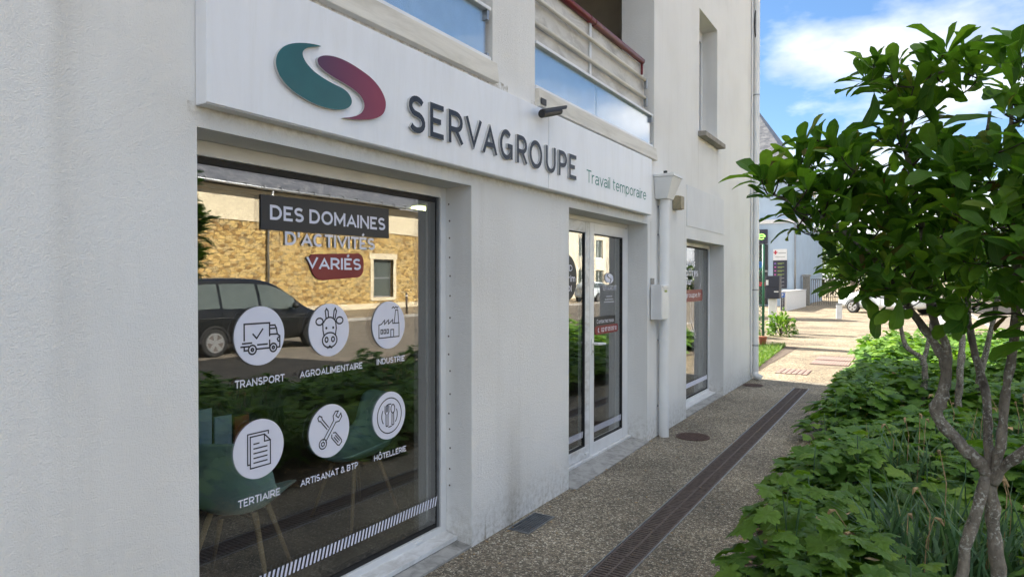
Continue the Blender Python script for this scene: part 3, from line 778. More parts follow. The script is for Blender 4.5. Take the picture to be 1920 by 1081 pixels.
# ---- stickers and lettering on the big window
XS = XG + .0005
bx_ = MB().prism_x([(1.865, 1.829), (2.688, 1.835), (2.688, 1.998), (1.865, 1.984)], XG - .004, XS).build('sticker', M['darkvinyl'], W1)
bx_['label'] = 'black sticker with white capital letters'
lettering(M['white'], W1, 'DES DOMAINES', .19, 1.912, 2.658, 1.876, 1.943, XS, XS + .0006)
lettering(M['white'], W1, "D\u2019ACTIVIT\u00c9S", .19, 1.993, 2.578, 1.766, 1.852, XS, XS + .0006)
pl = rounded(2.118, 2.494, 1.612, 1.737, .045)
pl = [(y + (.05 * (1 - (z - 1.612) / .125) if y < 2.2 else 0), z + (y - 2.3) * .05) for y, z in pl]
pp = MB().prism_x(pl, XG - .004, XS).build('sticker', M['redvinyl'], W1); pp['label'] = 'dark red rounded sticker'
lettering(M['white'], W1, 'VARI\u00c9S', .19, 2.116, 2.474, 1.658, 1.738, XS + .0004, XS + .0010)

truck = [[(-.62, -.12), (-.62, .42), (.38, .42), (.38, -.02)], [(-.28, .07), (-.14, -.08), (.10, .22)], [(-.68, -.22), (-.34, -.22)], [(-.74, -.33), (-.46, -.33)],
         [(-.62, -.34), (-.62, -.46), (-.46, -.46)], [(-.1, -.30), (.28, -.30)], [(-.15, -.44), (.38, -.44), (.38, -.18)], [(.38, .33), (.60, .33), (.66, .22), (.70, .02), (.80, -.06), (.80, -.44), (.68, -.44)],
         [(.40, .22), (.60, .22)], [(.40, .02), (.70, .02)], [(.74, -.1), (.70, -.16), (.74, -.24)], circ(-.31, -.45, .15), circ(-.31, -.45, .045, 8), circ(.53, -.44, .14), circ(.53, -.44, .045, 8)]
cow = [[(-.30, .30)] + circ(0, .12, .34, 14, 150, 30, .36) + [(.30, .30), (.33, .05), (.28, -.22)], [(-.34, .25), (-.33, 0), (-.28, -.22)], circ(0, -.36, .36, 26, 0, 360, .30)[:1] + circ(0, -.38, .36, 30, 0, 360, .28),
       circ(-.16, -.36, .07, 12, 0, 360, .09), circ(.16, -.36, .07, 12, 0, 360, .09), [(-.10, -.68), (0, -.60), (.10, -.68)],
       [(-.18, .45), (-.22, .72), (-.16, .82), (-.08, .72), (-.06, .50)], [(.18, .45), (.22, .72), (.28, .82), (.34, .70), (.26, .40)], circ(-.50, .34, .17, 14, 0, 360, .13), circ(.50, .34, .17, 14, 0, 360, .13), circ(-.17, .08, .02, 6), circ(.17, .08, .02, 6)]
fact = [[(-.62, -.52), (.62, -.52), (.62, .06), (.22, .06), (.22, .22), (-.04, .04), (-.04, .22), (-.28, .04), (-.28, .22), (-.46, .06), (-.62, .02), (-.62, -.52)],
        [(.32, .08), (.40, .62), (.54, .62), (.60, .08)], [(.18, .70), (.26, .76), (.34, .70), (.42, .76), (.50, .70), (.56, .74)], [(.10, -.52), (.10, -.2), (.28, -.2), (.28, -.52)]] + \
       [[(u, -.34), (u + .1, -.34), (u + .1, -.18), (u, -.18), (u, -.34)] for u in (-.5, -.32, -.14)]
docu = [[(-.36, -.46), (-.46, -.46), (-.46, .56), (.36, .56), (.36, .46)], [(-.36, -.60), (-.36, .46), (.20, .46), (.44, .22), (.44, -.60), (-.36, -.60)], [(.20, .46), (.20, .22), (.44, .22)], [(-.22, .20), (-.02, .20)]] + \
       [[(-.22, v), (.30, v)] for v in (.04, -.12, -.28, -.44)]
def rot(L, a, cx=0, cy=0):
    c, s = math.cos(math.radians(a)), math.sin(math.radians(a)); return [[(u * c - v * s + cx, u * s + v * c + cy) for u, v in l] for l in L]
tools = rot([[(-.07, -.42), (-.07, .40)], [(.07, -.42), (.07, .40)], circ(0, -.56, .18, 16), circ(0, -.56, .08, 6), [(-.07, .40), (-.20, .52), (-.20, .72), (-.08, .80), (-.08, .60), (.08, .60), (.08, .80), (.20, .72), (.20, .52), (.07, .40)]], -38) + \
        rot([[(-.05, .16), (-.05, .62), (-.10, .70), (-.05, .82), (.05, .82), (.10, .70), (.05, .62), (.05, .16)], [(-.05, -.20), (-.13, -.28), (-.13, -.72), (-.08, -.80), (.08, -.80), (.13, -.72), (.13, -.28), (.05, -.20)], [(-.04, -.36), (-.04, -.66)], [(.05, -.36), (.05, -.66)]], 42)
plate = [circ(0, 0, .74, 36), circ(0, 0, .48, 10, 25, -40), circ(0, 0, .48, 10, 150, 215), circ(0, 0, .48, 6, 80, 115), circ(0, 0, .48, 4, 262, 285),
         [(-.28, .42), (-.28, .16), (-.22, .06), (-.22, -.40), (-.16, -.44), (-.10, -.40), (-.10, .06), (-.04, .16), (-.04, .42)], [(-.20, .42), (-.20, .18)], [(-.12, .42), (-.12, .18)], circ(.20, .26, .12, 14, 0, 360, .18), [(.15, .10), (.14, -.40), (.20, -.44), (.26, -.40), (.25, .10)]]
STICK = [(1.858, 1.36, truck, 'truck'), (2.26, 1.36, cow, 'cow head'), (2.688, 1.36, fact, 'factory'), (1.852, .862, docu, 'document'), (2.259, .862, tools, 'crossed tools'), (2.69, .862, plate, 'plate with cutlery')]
for (yc, zc, ic, nm) in STICK:
    d_ = MB().disc_x(yc, zc, .13, XG - .004, XS, 48).build('sticker', M['white'], W1); d_['label'] = 'round white sticker with a %s drawing' % nm
    strokes(MB(), ic, .0072 if nm in ('truck', 'cow head') else .0058, yc, zc, .13, XS + .0006).build('drawing', M['ink'], W1)
for (s, y0, y1, z0, z1) in (('TRANSPORT', 1.731, 1.988, 1.143, 1.177), ('AGROALIMENTAIRE', 2.075, 2.482, 1.145, 1.178), ('INDUSTRIE', 2.590, 2.814, 1.150, 1.182),
                            ('TERTIAIRE', 1.744, 1.960, .628, .662), ('ARTISANAT & BTP', 2.076, 2.450, .632, .665), ('H\u00d4TELLERIE', 2.568, 2.826, .636, .680)):
    lettering(M['white'], W1, s, .18, y0, y1, z0, z1, XS - .0002, XS + .0004)
st = MB(); k = 0; y = 1.54
while y < 3.085:
    st.add([(XS, y, .242), (XS, y + .0125, .242), (XS, y + .0275, .298), (XS, y + .015, .298)], [(0, 1, 2, 3)]); y += .0245
st.build('safety_band', M['white'], W1)

# ---- double door (glass plane x = -0.2)
fr = MB(); frame_rect(fr, 4.486, 6.218, .02, 2.166, .05, .06, .03, .04, -.28, -.205)
DR = fr.build('glass_door', M['frame'], BLD, bevel=.003); DR['label'] = 'white framed double glass door'
MB().box(-.204, -.2, 6.152, 6.162, .05, 2.13).build('gasket', M['rubber'], DR)
for (a, b, sw_l, sw_r) in ((4.538, 5.272, .09, .09), (5.276, 6.148, .09, .105)):
    lf = MB(); frame_rect(lf, a, b, .052, 2.122, sw_l, sw_r, .10, .095, -.262, -.19); L_ = lf.build('door_leaf', M['framedirty'] if a < 5 else M['frame'], DR, bevel=.003)
    ga = MB(); frame_rect(ga, a + sw_l - .002, b - sw_r + .002, .150, 2.029, .012, .012, .012, .012, -.226, -.194); ga.build('gasket', M['rubber'], DR)
    for xx, mm in ((-.206, 'glass'), (-.224, 'glass_in')):
        MB().add([(xx, a + sw_l, .15), (xx, b - sw_r, .15), (xx, b - sw_r, 2.03), (xx, a + sw_l, 2.03)], [(0, 1, 2, 3)]).build('pane', M[mm], DR)
    s_ = MB(); y = a + sw_l + .01
    while y < b - sw_r - .03:
        s_.add([(XS, y, .235), (XS, y + .010, .235), (XS, y + .022, .290), (XS, y + .012, .290)], [(0, 1, 2, 3)]); y += .0185
    s_.build('safety_band', M['white'], DR)
hb = MB(); hb.box(-.19, -.178, 5.296, 5.336, .945, 1.09); hb.tube([(-.18, 5.316, 1.045), (-.125, 5.316, 1.045), (-.118, 5.335, 1.043), (-.122, 5.46, 1.035)], [.013, .013, .014, .011], 10)
hb.build('door_handle', M['frame'], DR, smooth=False, bevel=.003)
MB().box(-.1775, -.1765, 5.311, 5.321, .96, .985).build('keyhole', M['black'], DR)
cap = MB(); cap.box(-.192, -.18, 5.17, 5.24, .083, .096); cap.build('drain_cap', M['frame'], DR)
MB().box(-.34, -.165, 4.486, 6.218, .0, .05).build('threshold', M['framedirty'], DR, bevel=.004)
MB().hexa([(-.165, 4.487, .0), (.06, 4.487, .0), (.02, 6.216, .0), (-.165, 6.216, .0)], [(-.165, 4.487, .03), (.06, 4.487, .008), (.02, 6.216, .008), (-.165, 6.216, .03)]).build('step', M['concrete'], DR)
d_ = MB().disc_x(4.835, 1.63, .195, XG - .004, XS, 56).build('sticker', M['darkvinyl'], DR); d_['label'] = 'round charcoal sticker with white words'
for (s, y0, y1, z0, z1) in (('CDD', 4.745, 4.945, 1.685, 1.737), ('Int\u00e9rim', 4.69, 5.0, 1.595, 1.660), ('CDI', 4.76, 4.93, 1.513, 1.565)):
    lettering(M['white'], DR, s, .15, y0, y1, z0, z1, XS, XS + .0006)
# small emblem and words on the right leaf
TEAL = [(1.97, 2.61), (1.905, 2.603), (1.83, 2.584), (1.771, 2.557), (1.734, 2.52), (1.72, 2.482), (1.726, 2.444), (1.75, 2.411), (1.795, 2.382), (1.864, 2.361), (1.945, 2.348), (2.031, 2.352), (2.09, 2.366), (2.126, 2.389), (2.137, 2.415), (2.121, 2.441), (2.086, 2.458), (2.031, 2.463), (1.964, 2.474), (1.909, 2.491), (1.874, 2.513), (1.856, 2.536), (1.856, 2.557), (1.874, 2.574), (1.91, 2.591)]
BURG = [(1.932, 2.547), (1.955, 2.566), (1.993, 2.58), (2.051, 2.588), (2.122, 2.584), (2.195, 2.57), (2.261, 2.553), (2.317, 2.521), (2.352, 2.481), (2.36, 2.443), (2.34, 2.398), (2.282, 2.365), (2.205, 2.344), (2.131, 2.332), (2.07, 2.326), (2.121, 2.338), (2.173, 2.358), (2.205, 2.384), (2.216, 2.418), (2.2, 2.445), (2.163, 2.466), (2.101, 2.481), (2.031, 2.492), (1.974, 2.506), (1.941, 2.522)]
def smooth_poly(P, it=2):
    for _ in range(it):
        Q = []
        for i in range(len(P)):
            a, b = P[i], P[(i + 1) % len(P)]
            Q += [(a[0] * .75 + b[0] * .25, a[1] * .75 + b[1] * .25), (a[0] * .25 + b[0] * .75, a[1] * .25 + b[1] * .75)]
        P = Q
    return P
em = MB()
for P in (TEAL, BURG):
    em.prism_x([(5.73 + (y - 2.04) * .30, 1.628 + (z - 2.465) * .36) for y, z in smooth_poly(P, 1)], XG - .004, XS)
em.build('emblem', M['white'], DR)
lettering(M['white'], DR, 'SERVAGROUPE', .11, 5.575, 5.905, 1.515, 1.560, XS, XS + .0006)
# the three tiny lines under it are too small to read: short rules
tl = MB()
for (y0, y1, z) in ((5.665, 5.80, 1.457), (5.635, 5.83, 1.429), (5.61, 5.85, 1.405)):
    y = y0
    while y < y1:
        l = random.uniform(.012, .034); tl.add([(XS, y, z - .004), (XS, min(y1, y + l), z - .004), (XS, min(y1, y + l), z + .004), (XS, y, z + .004)], [(0, 1, 2, 3)]); y += l + .009
tl.build('small_print', M['white'], DR)
cb = MB().prism_x([(5.405, 1.185), (5.875, 1.185), (5.875, 1.275), (5.405, 1.275)], XG - .004, XS).build('sticker', M['darkvinyl'], DR); cb['label'] = 'charcoal sticker strip'
lettering(M['white'], DR, 'Contactez nous', .15, 5.445, 5.835, 1.214, 1.252, XS, XS + .0006)
rp = MB().prism_x(rounded(5.41, 5.945, 1.112, 1.192, .03), XG - .0035, XS + .0003).build('sticker', M['redvinyl'], DR); rp['label'] = 'dark red rounded sticker'
lettering(M['white'], DR, '02 97 05 05 10', .20, 5.545, 5.905, 1.132, 1.172, XS + .0003, XS + .0009)
strokes(MB(), [circ(0, 0, .55, 10, 110, 270)], .012, 5.492, 1.152, .03, XS + .0009).build('drawing', M['white'], DR)

# ---- narrow far window
fr = MB(); frame_rect(fr, 7.527, 9.278, .045, 2.096, .06, .06, .05, .045, -.28, -.195)
W2 = fr.build('shop_window', M['frame'], BLD, bevel=.003); W2['label'] = 'far shop window with white words, next to the drainpipe'
g_ = MB(); frame_rect(g_, 7.59, 9.216, .098, 2.049, .03, .04, .02, .02, -.262, -.206); g_.build('sash', M['rubber'], W2)
MB().box(-.2055, -.199, 9.19, 9.197, .1, 2.05).build('sash_rail', M['galv'], W2)
for xx, mm in ((-.206, 'glass'), (-.224, 'glass_in')):
    MB().add([(xx, 7.6, .11), (xx, 9.18, .11), (xx, 9.18, 2.04), (xx, 7.6, 2.04)], [(0, 1, 2, 3)]).build('pane', M[mm], W2)
sl = MB(); sl.hexa([(-.192, 7.53, .04), (-.105, 7.53, .028), (-.105, 9.276, .028), (-.192, 9.276, .04)], [(-.192, 7.53, .058), (-.105, 7.53, .044), (-.105, 9.276, .044), (-.192, 9.276, .058)]); sl.build('drip_sill', M['frame'], W2)
MB().hexa([(-.34, 7.528, .0), (.0, 7.528, .0), (.0, 9.275, .0), (-.34, 9.275, .0)], [(-.34, 7.528, .045), (.0, 7.528, .012), (.0, 9.275, .012), (-.34, 9.275, .045)]).build('sill', M['concrete'], W2)
for (s, bd, y0, y1, z0, z1) in (('Consultez', .17, 7.95, 8.575, 1.80, 1.885), ('nos offres', .17, 7.80, 8.70, 1.665, 1.765), ('sur', .17, 8.15, 8.43, 1.555, 1.62)):
    lettering(M['white'], W2, s, bd, y0, y1, z0, z1, XS, XS + .0006)
rp = MB().prism_x(rounded(7.62, 8.93, 1.335, 1.49, .05), XG - .004, XS).build('sticker', M['redvinyl'], W2); rp['label'] = 'dark red rounded sticker'
lettering(M['white'], W2, 'servagroupe.fr', .12, 7.70, 8.83, 1.375, 1.455, XS, XS + .0006)
strokes(MB(), [[(8.76, 1.78), (8.83, 1.72), (8.86, 1.64), (8.85, 1.55), (8.80, 1.52)], [(8.84, 1.57), (8.79, 1.515), (8.86, 1.50)], [(8.37, 1.33), (8.39, 1.20), (8.35, 1.07), (8.50, .90), (8.57, .86), (8.60, .90), (8.42, 1.08), (8.46, 1.2), (8.45, 1.33)]], .008, 0, 0, 1, XS).build('drawing', M['white'], W2)
bnd = MB(); bnd.add([(XS, 7.62, .235), (XS, 9.17, .235), (XS, 9.17, .295), (XS, 7.62, .295)], [(0, 1, 2, 3)]); bnd.build('safety_band', M['white'], W2)
# faint trace of an old sign panel above the far window
MB().box(.0005, .006, 7.52, 9.24, 2.246, 2.725).build('old_sign_patch', make_weathered('patched_render', (.74, .75, .76), (.60, .60, .60), .3, 3, (1, 1, .4), .9), BLD)

# ---- upper window
fr = MB(); frame_rect(fr, 8.032, 8.888, 3.452, 4.948, .05, .05, .06, .14, -.28, -.2)
W3 = fr.build('upper_window', M['frame'], BLD); W3['label'] = 'tall upper window set deep in the wall'
for xx, mm in ((-.225, 'glass'), (-.24, 'glass_in')):
    MB().add([(xx, 8.082, 3.512), (xx, 8.838, 3.512), (xx, 8.838, 4.808), (xx, 8.082, 4.808)], [(0, 1, 2, 3)]).build('pane', M[mm], W3)
s3 = MB(); s3.hexa([(-.19, 7.98, 3.375), (.10, 7.98, 3.37), (.10, 8.94, 3.37), (-.19, 8.94, 3.375)], [(-.19, 7.98, 3.449), (.10, 7.98, 3.43), (.10, 8.94, 3.43), (-.19, 8.94, 3.449)])
s3.build('window_sill', M['stone_sill'], W3, bevel=.006)

# ---- balconies: ledge, glass, boards and rails (parts of the building)
def balcony(y0, y1, split, zl, zg0, zg1, boards, full):
    L_ = MB()
    L_.hexa([(-.34, y0 - .004, zl - .025), (.045, y0 - .004, zl - .025), (.045, y1 + .03, zl - .025), (-.34, y1 + .03, zl - .025)], [(-.34, y0 - .004, zl + .115), (.03, y0 - .004, zl + .10), (.03, y1 + .03, zl + .10), (-.34, y1 + .03, zl + .115)])
    BR = L_.build('balcony', M['cream'], BLD, bevel=.004)
    BR['label'] = 'balcony with blue glass, weathered boards and dark red handrail' if full else 'balcony with pale blue glass, cut by the top edge'
    fm = MB()
    fm.box(-.07, .012, y0, y1 - .012, zg0 - .028, zg0); fm.box(-.07, .012, y0, y1 - .012, zg1, zg1 + .022)
    for y in split: fm.box(-.075, -.035, y - .012, y + .012, zg0, zg1)
    fm.build('balcony_frame', M['frame'], BR, bevel=.003)
    ys = [y0] + list(split) + [y1 - .03]
    for a, b in zip(ys[:-1], ys[1:]):
        MB().box(-.022, -.016, a + .008, b - .008, zg0, zg1).build('pane', M['bpane'], BR)
        MB().box(-.034, -.030, a + .008, b - .008, zg0, zg1).build('backing', M['frost'], BR)
    if boards:
        zz = zg1 + .03
        k = 0
        for (a, b) in zip(ys[:-1], ys[1:]):
            for (c, d) in ((zz, zz + .148), (zz + .153, zz + .335), (zz + .34, zz + .475)):
                MB().box(-.095 - .003 * (k % 2), -.078, a + .006, b - .006, c, d).build('board', M['board'], BR, bevel=.002); k += 1
        for z in (3.435, 3.612):
            MB().tube([(-.045, y0 + .01, z), (-.045, y1 - .09, z)], .016, 10).build('rail', M['cream'], BR, smooth=True)
        MB().tube([(-.055, y0 + .01, 3.782), (-.055, split[0], 3.782), (-.055, y1 - .15, 3.782)], .029, 12).build('handrail', M['redpaint'], BR, smooth=True)
        for y in (split[0] - .02,):
            MB().box(-.072, -.055, y - .011, y + .011, zg1 + .022, 3.76).build('post', M['frame'], BR)
            MB().tube([(-.055, y - .045, 3.782), (-.055, y - .035, 3.782)], .033, 12).build('collar', M['redpaint'], BR)
            MB().tube([(-.055, y + .05, 3.782), (-.055, y + .06, 3.782)], .033, 12).build('collar', M['redpaint'], BR)
        for z in (3.435, 3.612):
            bk = MB().box(-.06, -.03, y1 - .10, y1 - .07, z - .085, z + .012); bk.build('bracket', M['galv'], BR)
        MB().box(-.065, -.045, y1 - .17, y1 - .15, 3.65, 3.77).build('bracket', M['redpaint'], BR)
    for y in (y1 - .05,):
        for z in (zg0 - .01, zg1 - .01): MB().box(-.03, .006, y, y + .022, z - .05, z + .03).build('bracket', M['galv'], BR)
    return BR
balcony(.902, 3.40, (1.75, ), 2.862, 2.990, 3.275, False, False)
balcony(3.960, 6.36, (5.02, ), 2.842, 2.968, 3.255, True, True)
# left end plate of the second ledge
MB().box(.046, .052, 3.955, 4.03, 2.83, 2.872).build('ledge_cap', M['black'], BLD)

# ------------------------------------------------------------------ sign board with raised letters
XF = .07
SG = thing('sign_board', (.035, 3.8, 2.25), 'long white sign board with raised dark letters and two-colour emblem above the shop', 'sign')
for (a, b) in ((1.432, 4.027), (4.032, 6.14)):
    MB().box(.002, XF, a, b, 2.250, 2.788).build('sign_panel', M['sign'], SG, bevel=.002)
MB().box(.004, XF - .006, 1.431, 6.141, 2.2455, 2.2495).build('sign_flashing', M['signside'], SG)
e1 = MB().prism_x(smooth_poly(TEAL), XF, XF + .015, 0, 1).build('emblem', [M['teal'], M['letterside']], SG); e1['label'] = 'teal curved half of the emblem'
mb_, tb, ob_ = material('burgundy_gradient_enamel')     # printed colour fade from violet to crimson
pb = tb.nodes.new('ShaderNodeBsdfPrincipled'); gb = tb.nodes.new('ShaderNodeNewGeometry'); sb = tb.nodes.new('ShaderNodeSeparateXYZ'); lnk(tb, gb.outputs['Position'], sb.inputs[0])
mrb = tb.nodes.new('ShaderNodeMapRange'); mrb.inputs[1].default_value = 1.95; mrb.inputs[2].default_value = 2.33; lnk(tb, sb.outputs['Y'], mrb.inputs[0])
lnk(tb, ramp(tb, mrb.outputs[0], [(0, (.075, .018, .062)), (1, (.23, .015, .052))]), pb.inputs['Base Color']); pb.inputs['Roughness'].default_value = .35
lnk(tb, pb.outputs[0], ob_.inputs[0])
e2 = MB().prism_x(smooth_poly(BURG), XF, XF + .015, 0, 1).build('emblem', [mb_, M['letterside']], SG); e2['label'] = 'burgundy curved half of the emblem'
LET = [('S', 2.526, 2.654), ('E', 2.695, 2.811), ('R', 2.855, 2.991), ('V', 3.014, 3.177), ('A', 3.185, 3.345), ('G', 3.375, 3.523), ('R', 3.576, 3.707), ('O', 3.737, 3.909), ('U', 3.961, 4.106), ('P', 4.155, 4.283), ('E', 4.319, 4.439)]
for c, a, b in LET:
    t_ = MB(); ex = .004 if c in 'SGOU' else 0
    text_solid(t_, c, .155, a, b, 2.362 - ex, 2.543 + (.004 if c in 'SGO' else 0), XF, XF + .015, 0, 1); t_.build('letter', [M['navy'], M['letterside']], SG)
lettering(M['tealtext'], SG, 'Travail temporaire', .092, 4.65, 5.98, 2.352, 2.475, XF, XF + .001)

# ------------------------------------------------------------------ small things on the facade
cc_ = thing('security_camera', (.06, 4.0, 2.8), 'black tubular security camera with hood above the sign joint', 'camera')
c0, c1 = Vector((.14, 3.80, 2.712)), Vector((.16, 4.02, 2.778))
MB().tube([c0, c0.lerp(c1, .5), c1], [.027, .028, .026], 14).build('camera_body', M['black'], cc_, smooth=False)
dv = (c1 - c0).normalized(); sd_ = dv.cross(Vector((0, 0, 1))).normalized(); uu = sd_.cross(dv)
hd = MB()
for k in range(8):
    a0, a1 = math.radians(10 + k * 20), math.radians(10 + (k + 1) * 20)
    r = .031; e_ = lambda a, q: c0.lerp(c1, q) + sd_ * math.cos(a) * r + uu * math.sin(a) * r
    q1 = lambda a: 1.15 + .25 * math.sin(a)
    hd.add([e_(a0, .05), e_(a1, .05), e_(a1, q1(a1)), e_(a0, q1(a0))], [(0, 1, 2, 3)])
hd.build('hood', M['black'], cc_)
MB().tube([(.07, 3.93, 2.74), (.09, 3.91, 2.745), c0.lerp(c1, .35)], [.012, .012, .014], 8).build('bracket', M['black'], cc_)

dp = thing('downpipe', (.07, 6.53, 0), 'white drainpipe with hopper head between door and far window', 'drainpipe')
MB().tube([(.068, 6.53, .0), (.068, 6.53, 2.46)], .05, 18, False).build('pipe', M['pvc'], dp, smooth=True)
hp = MB()
hp.hexa([(.004, 6.43, 2.44), (.13, 6.43, 2.44), (.13, 6.63, 2.44), (.004, 6.63, 2.44)], [(.004, 6.385, 2.655), (.205, 6.385, 2.655), (.205, 6.675, 2.655), (.004, 6.675, 2.655)])
hp.box(.003, .213, 6.378, 6.683, 2.656, 2.685)
hp.build('hopper', M['pvc'], dp, bevel=.004)
for z in (.30, .98, 2.07, 2.36):
    MB().tube([(.068, 6.53, z), (.068, 6.53, z + (.09 if z == 2.07 else .022))], .0545, 18).build('collar', M['pvc'], dp, smooth=False)
    MB().box(.0, .03, 6.515, 6.545, z + .003, z + .018).build('bracket', M['galv'], dp)
MB().tube([(.10, 6.46, 2.69), (.10, 6.46, 2.72)], .02, 8).build('vent_cap', M['black'], dp)
d2 = thing('downpipe', (.07, 11.06, 0), 'white drainpipe at the far corner of the building', 'drainpipe')
MB().tube([(.068, 11.09, .12), (.068, 11.09, 8.1)], .05, 16, False).build('pipe', M['pvc'], d2, smooth=True)
MB().tube([(.068, 11.09, .13), (.07, 11.09, .07), (.16, 11.10, .02)], [.052, .054, .056], 14).build('shoe', M['pvc'], d2, smooth=True)
for z in (.55, 1.45, 2.3, 3.4, 4.6):
    MB().tube([(.068, 11.09, z), (.068, 11.09, z + .02)], .0545, 16).build('collar', M['galv'], d2)
MB().tube([(.068, 11.09, 2.30), (.068, 11.09, 2.42)], .0552, 16).build('coupling', M['pvc'], d2)
MB().tube([(.02, 11.0, .12), (.02, 11.0, 8.1)], .014, 8, False).build('cable_duct', M['pvc'], d2, smooth=True)

mbx = thing('letter_box', (.06, 6.36, 1.2), 'small white metal letter box beside the door', 'letter box')
MB().box(.012, .128, 6.275, 6.475, 1.215, 1.565).build('box_body', M['frame'], mbx, bevel=.005)
MB().box(.1285, .131, 6.285, 6.465, 1.225, 1.50).build('box_door', M['frame'], mbx, bevel=.001)
MB().box(.1285, .140, 6.285, 6.465, 1.535, 1.56).build('flap', M['frame'], mbx, bevel=.002)
MB().box(.1315, .1325, 6.35, 6.43, 1.49, 1.512).build('name_plate', M['lime'], mbx)
MB().box(.002, .012, 6.30, 6.39, 1.57, 1.63).build('mounting_plate', M['stone_sill'], mbx)

eb = thing('junction_box', (.03, 7.03, 2.38), 'small aged beige junction box right of the hopper head', 'box')
MB().box(.002, .075, 6.99, 7.12, 2.385, 2.535).build('box_body', M['beigebox'], eb, bevel=.006)
MB().box(.0755, .098, 6.995, 7.115, 2.39, 2.53).build('lid', M['beigebox'], eb, bevel=.006)

cbl = MB()
for (r_, zc) in ((.10, 5.75), (.075, 5.8), (.05, 5.92)):
    cbl.tube([(.06 + .01 * math.cos(t * 2), 11.12 + r_ * math.sin(t), zc - r_ * 3.0 * math.cos(t)) for t in [2 * math.pi * i / 24 for i in range(25)]], .011, 6, False)
cbl.tube([(.05, 11.15, 8.0), (.06, 11.12, 7.0), (.05, 11.13, 6.0), (.055, 11.15, 5.75)], .022, 6)
tag(cbl.build('cable_bundle', M['black']), 'looped bundle of black cables hanging at the top of the building corner', 'cable')

# ------------------------------------------------------------------ drain channel, gratings and covers in the pavement
dcn = thing('drain_channel', (.84, 6, 0), 'long dark slotted drain channel running along the pavement', 'drain')
ch = MB(); ch.add([(DX0, DY0, -.08), (DX1, DY0, -.08), (DX1, DY1, -.08), (DX0, DY1, -.08)], [(0, 1, 2, 3)])
for x in (DX0, DX1): ch.add([(x, DY0, -.08), (x, DY1, -.08), (x, DY1, 0), (x, DY0, 0)], [(0, 1, 2, 3)])
ch.build('channel', M['dark'], dcn)
ed = MB(); ed.box(DX0, DX0 + .008, DY0, DY1, -.03, .003); ed.box(DX1 - .008, DX1, DY0, DY1, -.03, .003); ed.build('edge_rail', M['galv'], dcn)
def grate_mesh():
    g = MB(); l = .490; x0, x1 = DX0 + .010, DX1 - .010; xm = (x0 + x1) / 2
    for (a, b) in ((x0, x0 + .012), (xm - .007, xm + .007), (x1 - .012, x1)): g.box(a, b, 0, l, -.02, .0)
    nb = 17
    for k in range(nb):
        y = k * (l - .012) / (nb - 1)
        for (a, b) in ((x0 + .012, xm - .007), (xm + .007, x1 - .012)): g.box(a, b, y, y + .0135, -.018, -.002)
    return g
g0 = grate_mesh(); gm = None
k = 0; y = DY0 + .004
while y + .49 < DY1:
    if gm is None:
        for i, (a, b, c) in enumerate(g0.v): g0.v[i] = (a, b + y, c)
        gm = g0.build('grate', M['iron'], dcn); first = y
    else:
        o = gm.copy(); COL.objects.link(o); o.parent = dcn; o.location = (0, y - first, random.uniform(-.0015, .001)); ORG[o] = ORG[dcn]
    y += .5
mg = thing('wall_grating', (.11, 3.72, 0), 'galvanised mesh grating in the pavement against the white wall', 'grating')
gg = MB().add([(.03, 3.545, -.10), (.19, 3.545, -.10), (.19, 3.895, -.10), (.03, 3.895, -.10)], [(0, 1, 2, 3)]); gg.build('pit', M['dark'], mg)
gf = MB(); frame_rect(gf, 0, 1, 0, 1, 0, 0, 0, 0, 0, 0) if False else None
gf = MB(); gf.box(.03, .038, 3.545, 3.895, -.03, .006); gf.box(.182, .19, 3.545, 3.895, -.03, .006); gf.box(.038, .182, 3.545, 3.553, -.03, .006); gf.box(.038, .182, 3.887, 3.895, -.03, .006); gf.build('frame', M['galv'], mg)
gb_ = MB()
for i in range(1, 7): x = .038 + .144 * i / 7; gb_.box(x - .0015, x + .0015, 3.553, 3.887, -.02, .003)
for i in range(1, 15): y = 3.553 + .334 * i / 15; gb_.box(.038, .182, y - .0015, y + .0015, -.018, .002)
gb_.build('mesh_bars', M['galv'], mg)

def round_cover(x, y, r, label, mat, ry=None):
    t = thing('manhole_cover', (x, y, 0), label, 'manhole cover')
    n = 36; V = [(x + r * math.cos(2 * math.pi * k / n), y + (ry or r) * math.sin(2 * math.pi * k / n)) for k in range(n)]
    MB().add([(a, b, .006) for a, b in V] + [(a, b, -.02) for a, b in V], [tuple(range(n))] + [(k, k + n, (k + 1) % n + n, (k + 1) % n) for k in range(n)]).build('plate', mat, t)
    b_ = MB()
    for i in range(-6, 7):
        for j in range(-6, 7):
            u, v = i / 6.6, j / 6.6
            if u * u + v * v < .82: cx, cy_ = x + u * r, y + v * (ry or r); b_.box(cx - r * .045, cx + r * .045, cy_ - r * .045, cy_ + r * .045, .006, .0095)
    b_.build('studs', mat, t)
    rg = MB(); q = .93
    rg.add([(x + (a - x) * s, y + (b - y) * s, .0085) for s in (q, 1.0) for a, b in V], [(k, (k + 1) % n, (k + 1) % n + n, k + n) for k in range(n)]); rg.build('rim', mat, t)
round_cover(.33, 6.66, .17, 'round rusty manhole cover at the foot of the drainpipe', M['rustiron'])
round_cover(.16, 10.45, .15, 'dark round manhole cover near the far building corner', M['rustiron'])
def square_cover(x0, x1, y0, y1, label, nx, ny, nm='manhole_cover', cat='manhole cover'):
    t = thing(nm, ((x0 + x1) / 2, (y0 + y1) / 2, 0), label, cat)
    MB().box(x0, x1, y0, y1, -.02, .006).build('plate', M['rustiron'], t)
    b_ = MB()
    for i in range(nx):
        for j in range(ny):
            a, c = x0 + (x1 - x0) * (i + .12) / nx, y0 + (y1 - y0) * (j + .12) / ny
            b_.box(a, a + (x1 - x0) / nx * .72, c, c + (y1 - y0) / ny * .76, .006, .011)
    b_.build('studs', M['rustcover'], t)
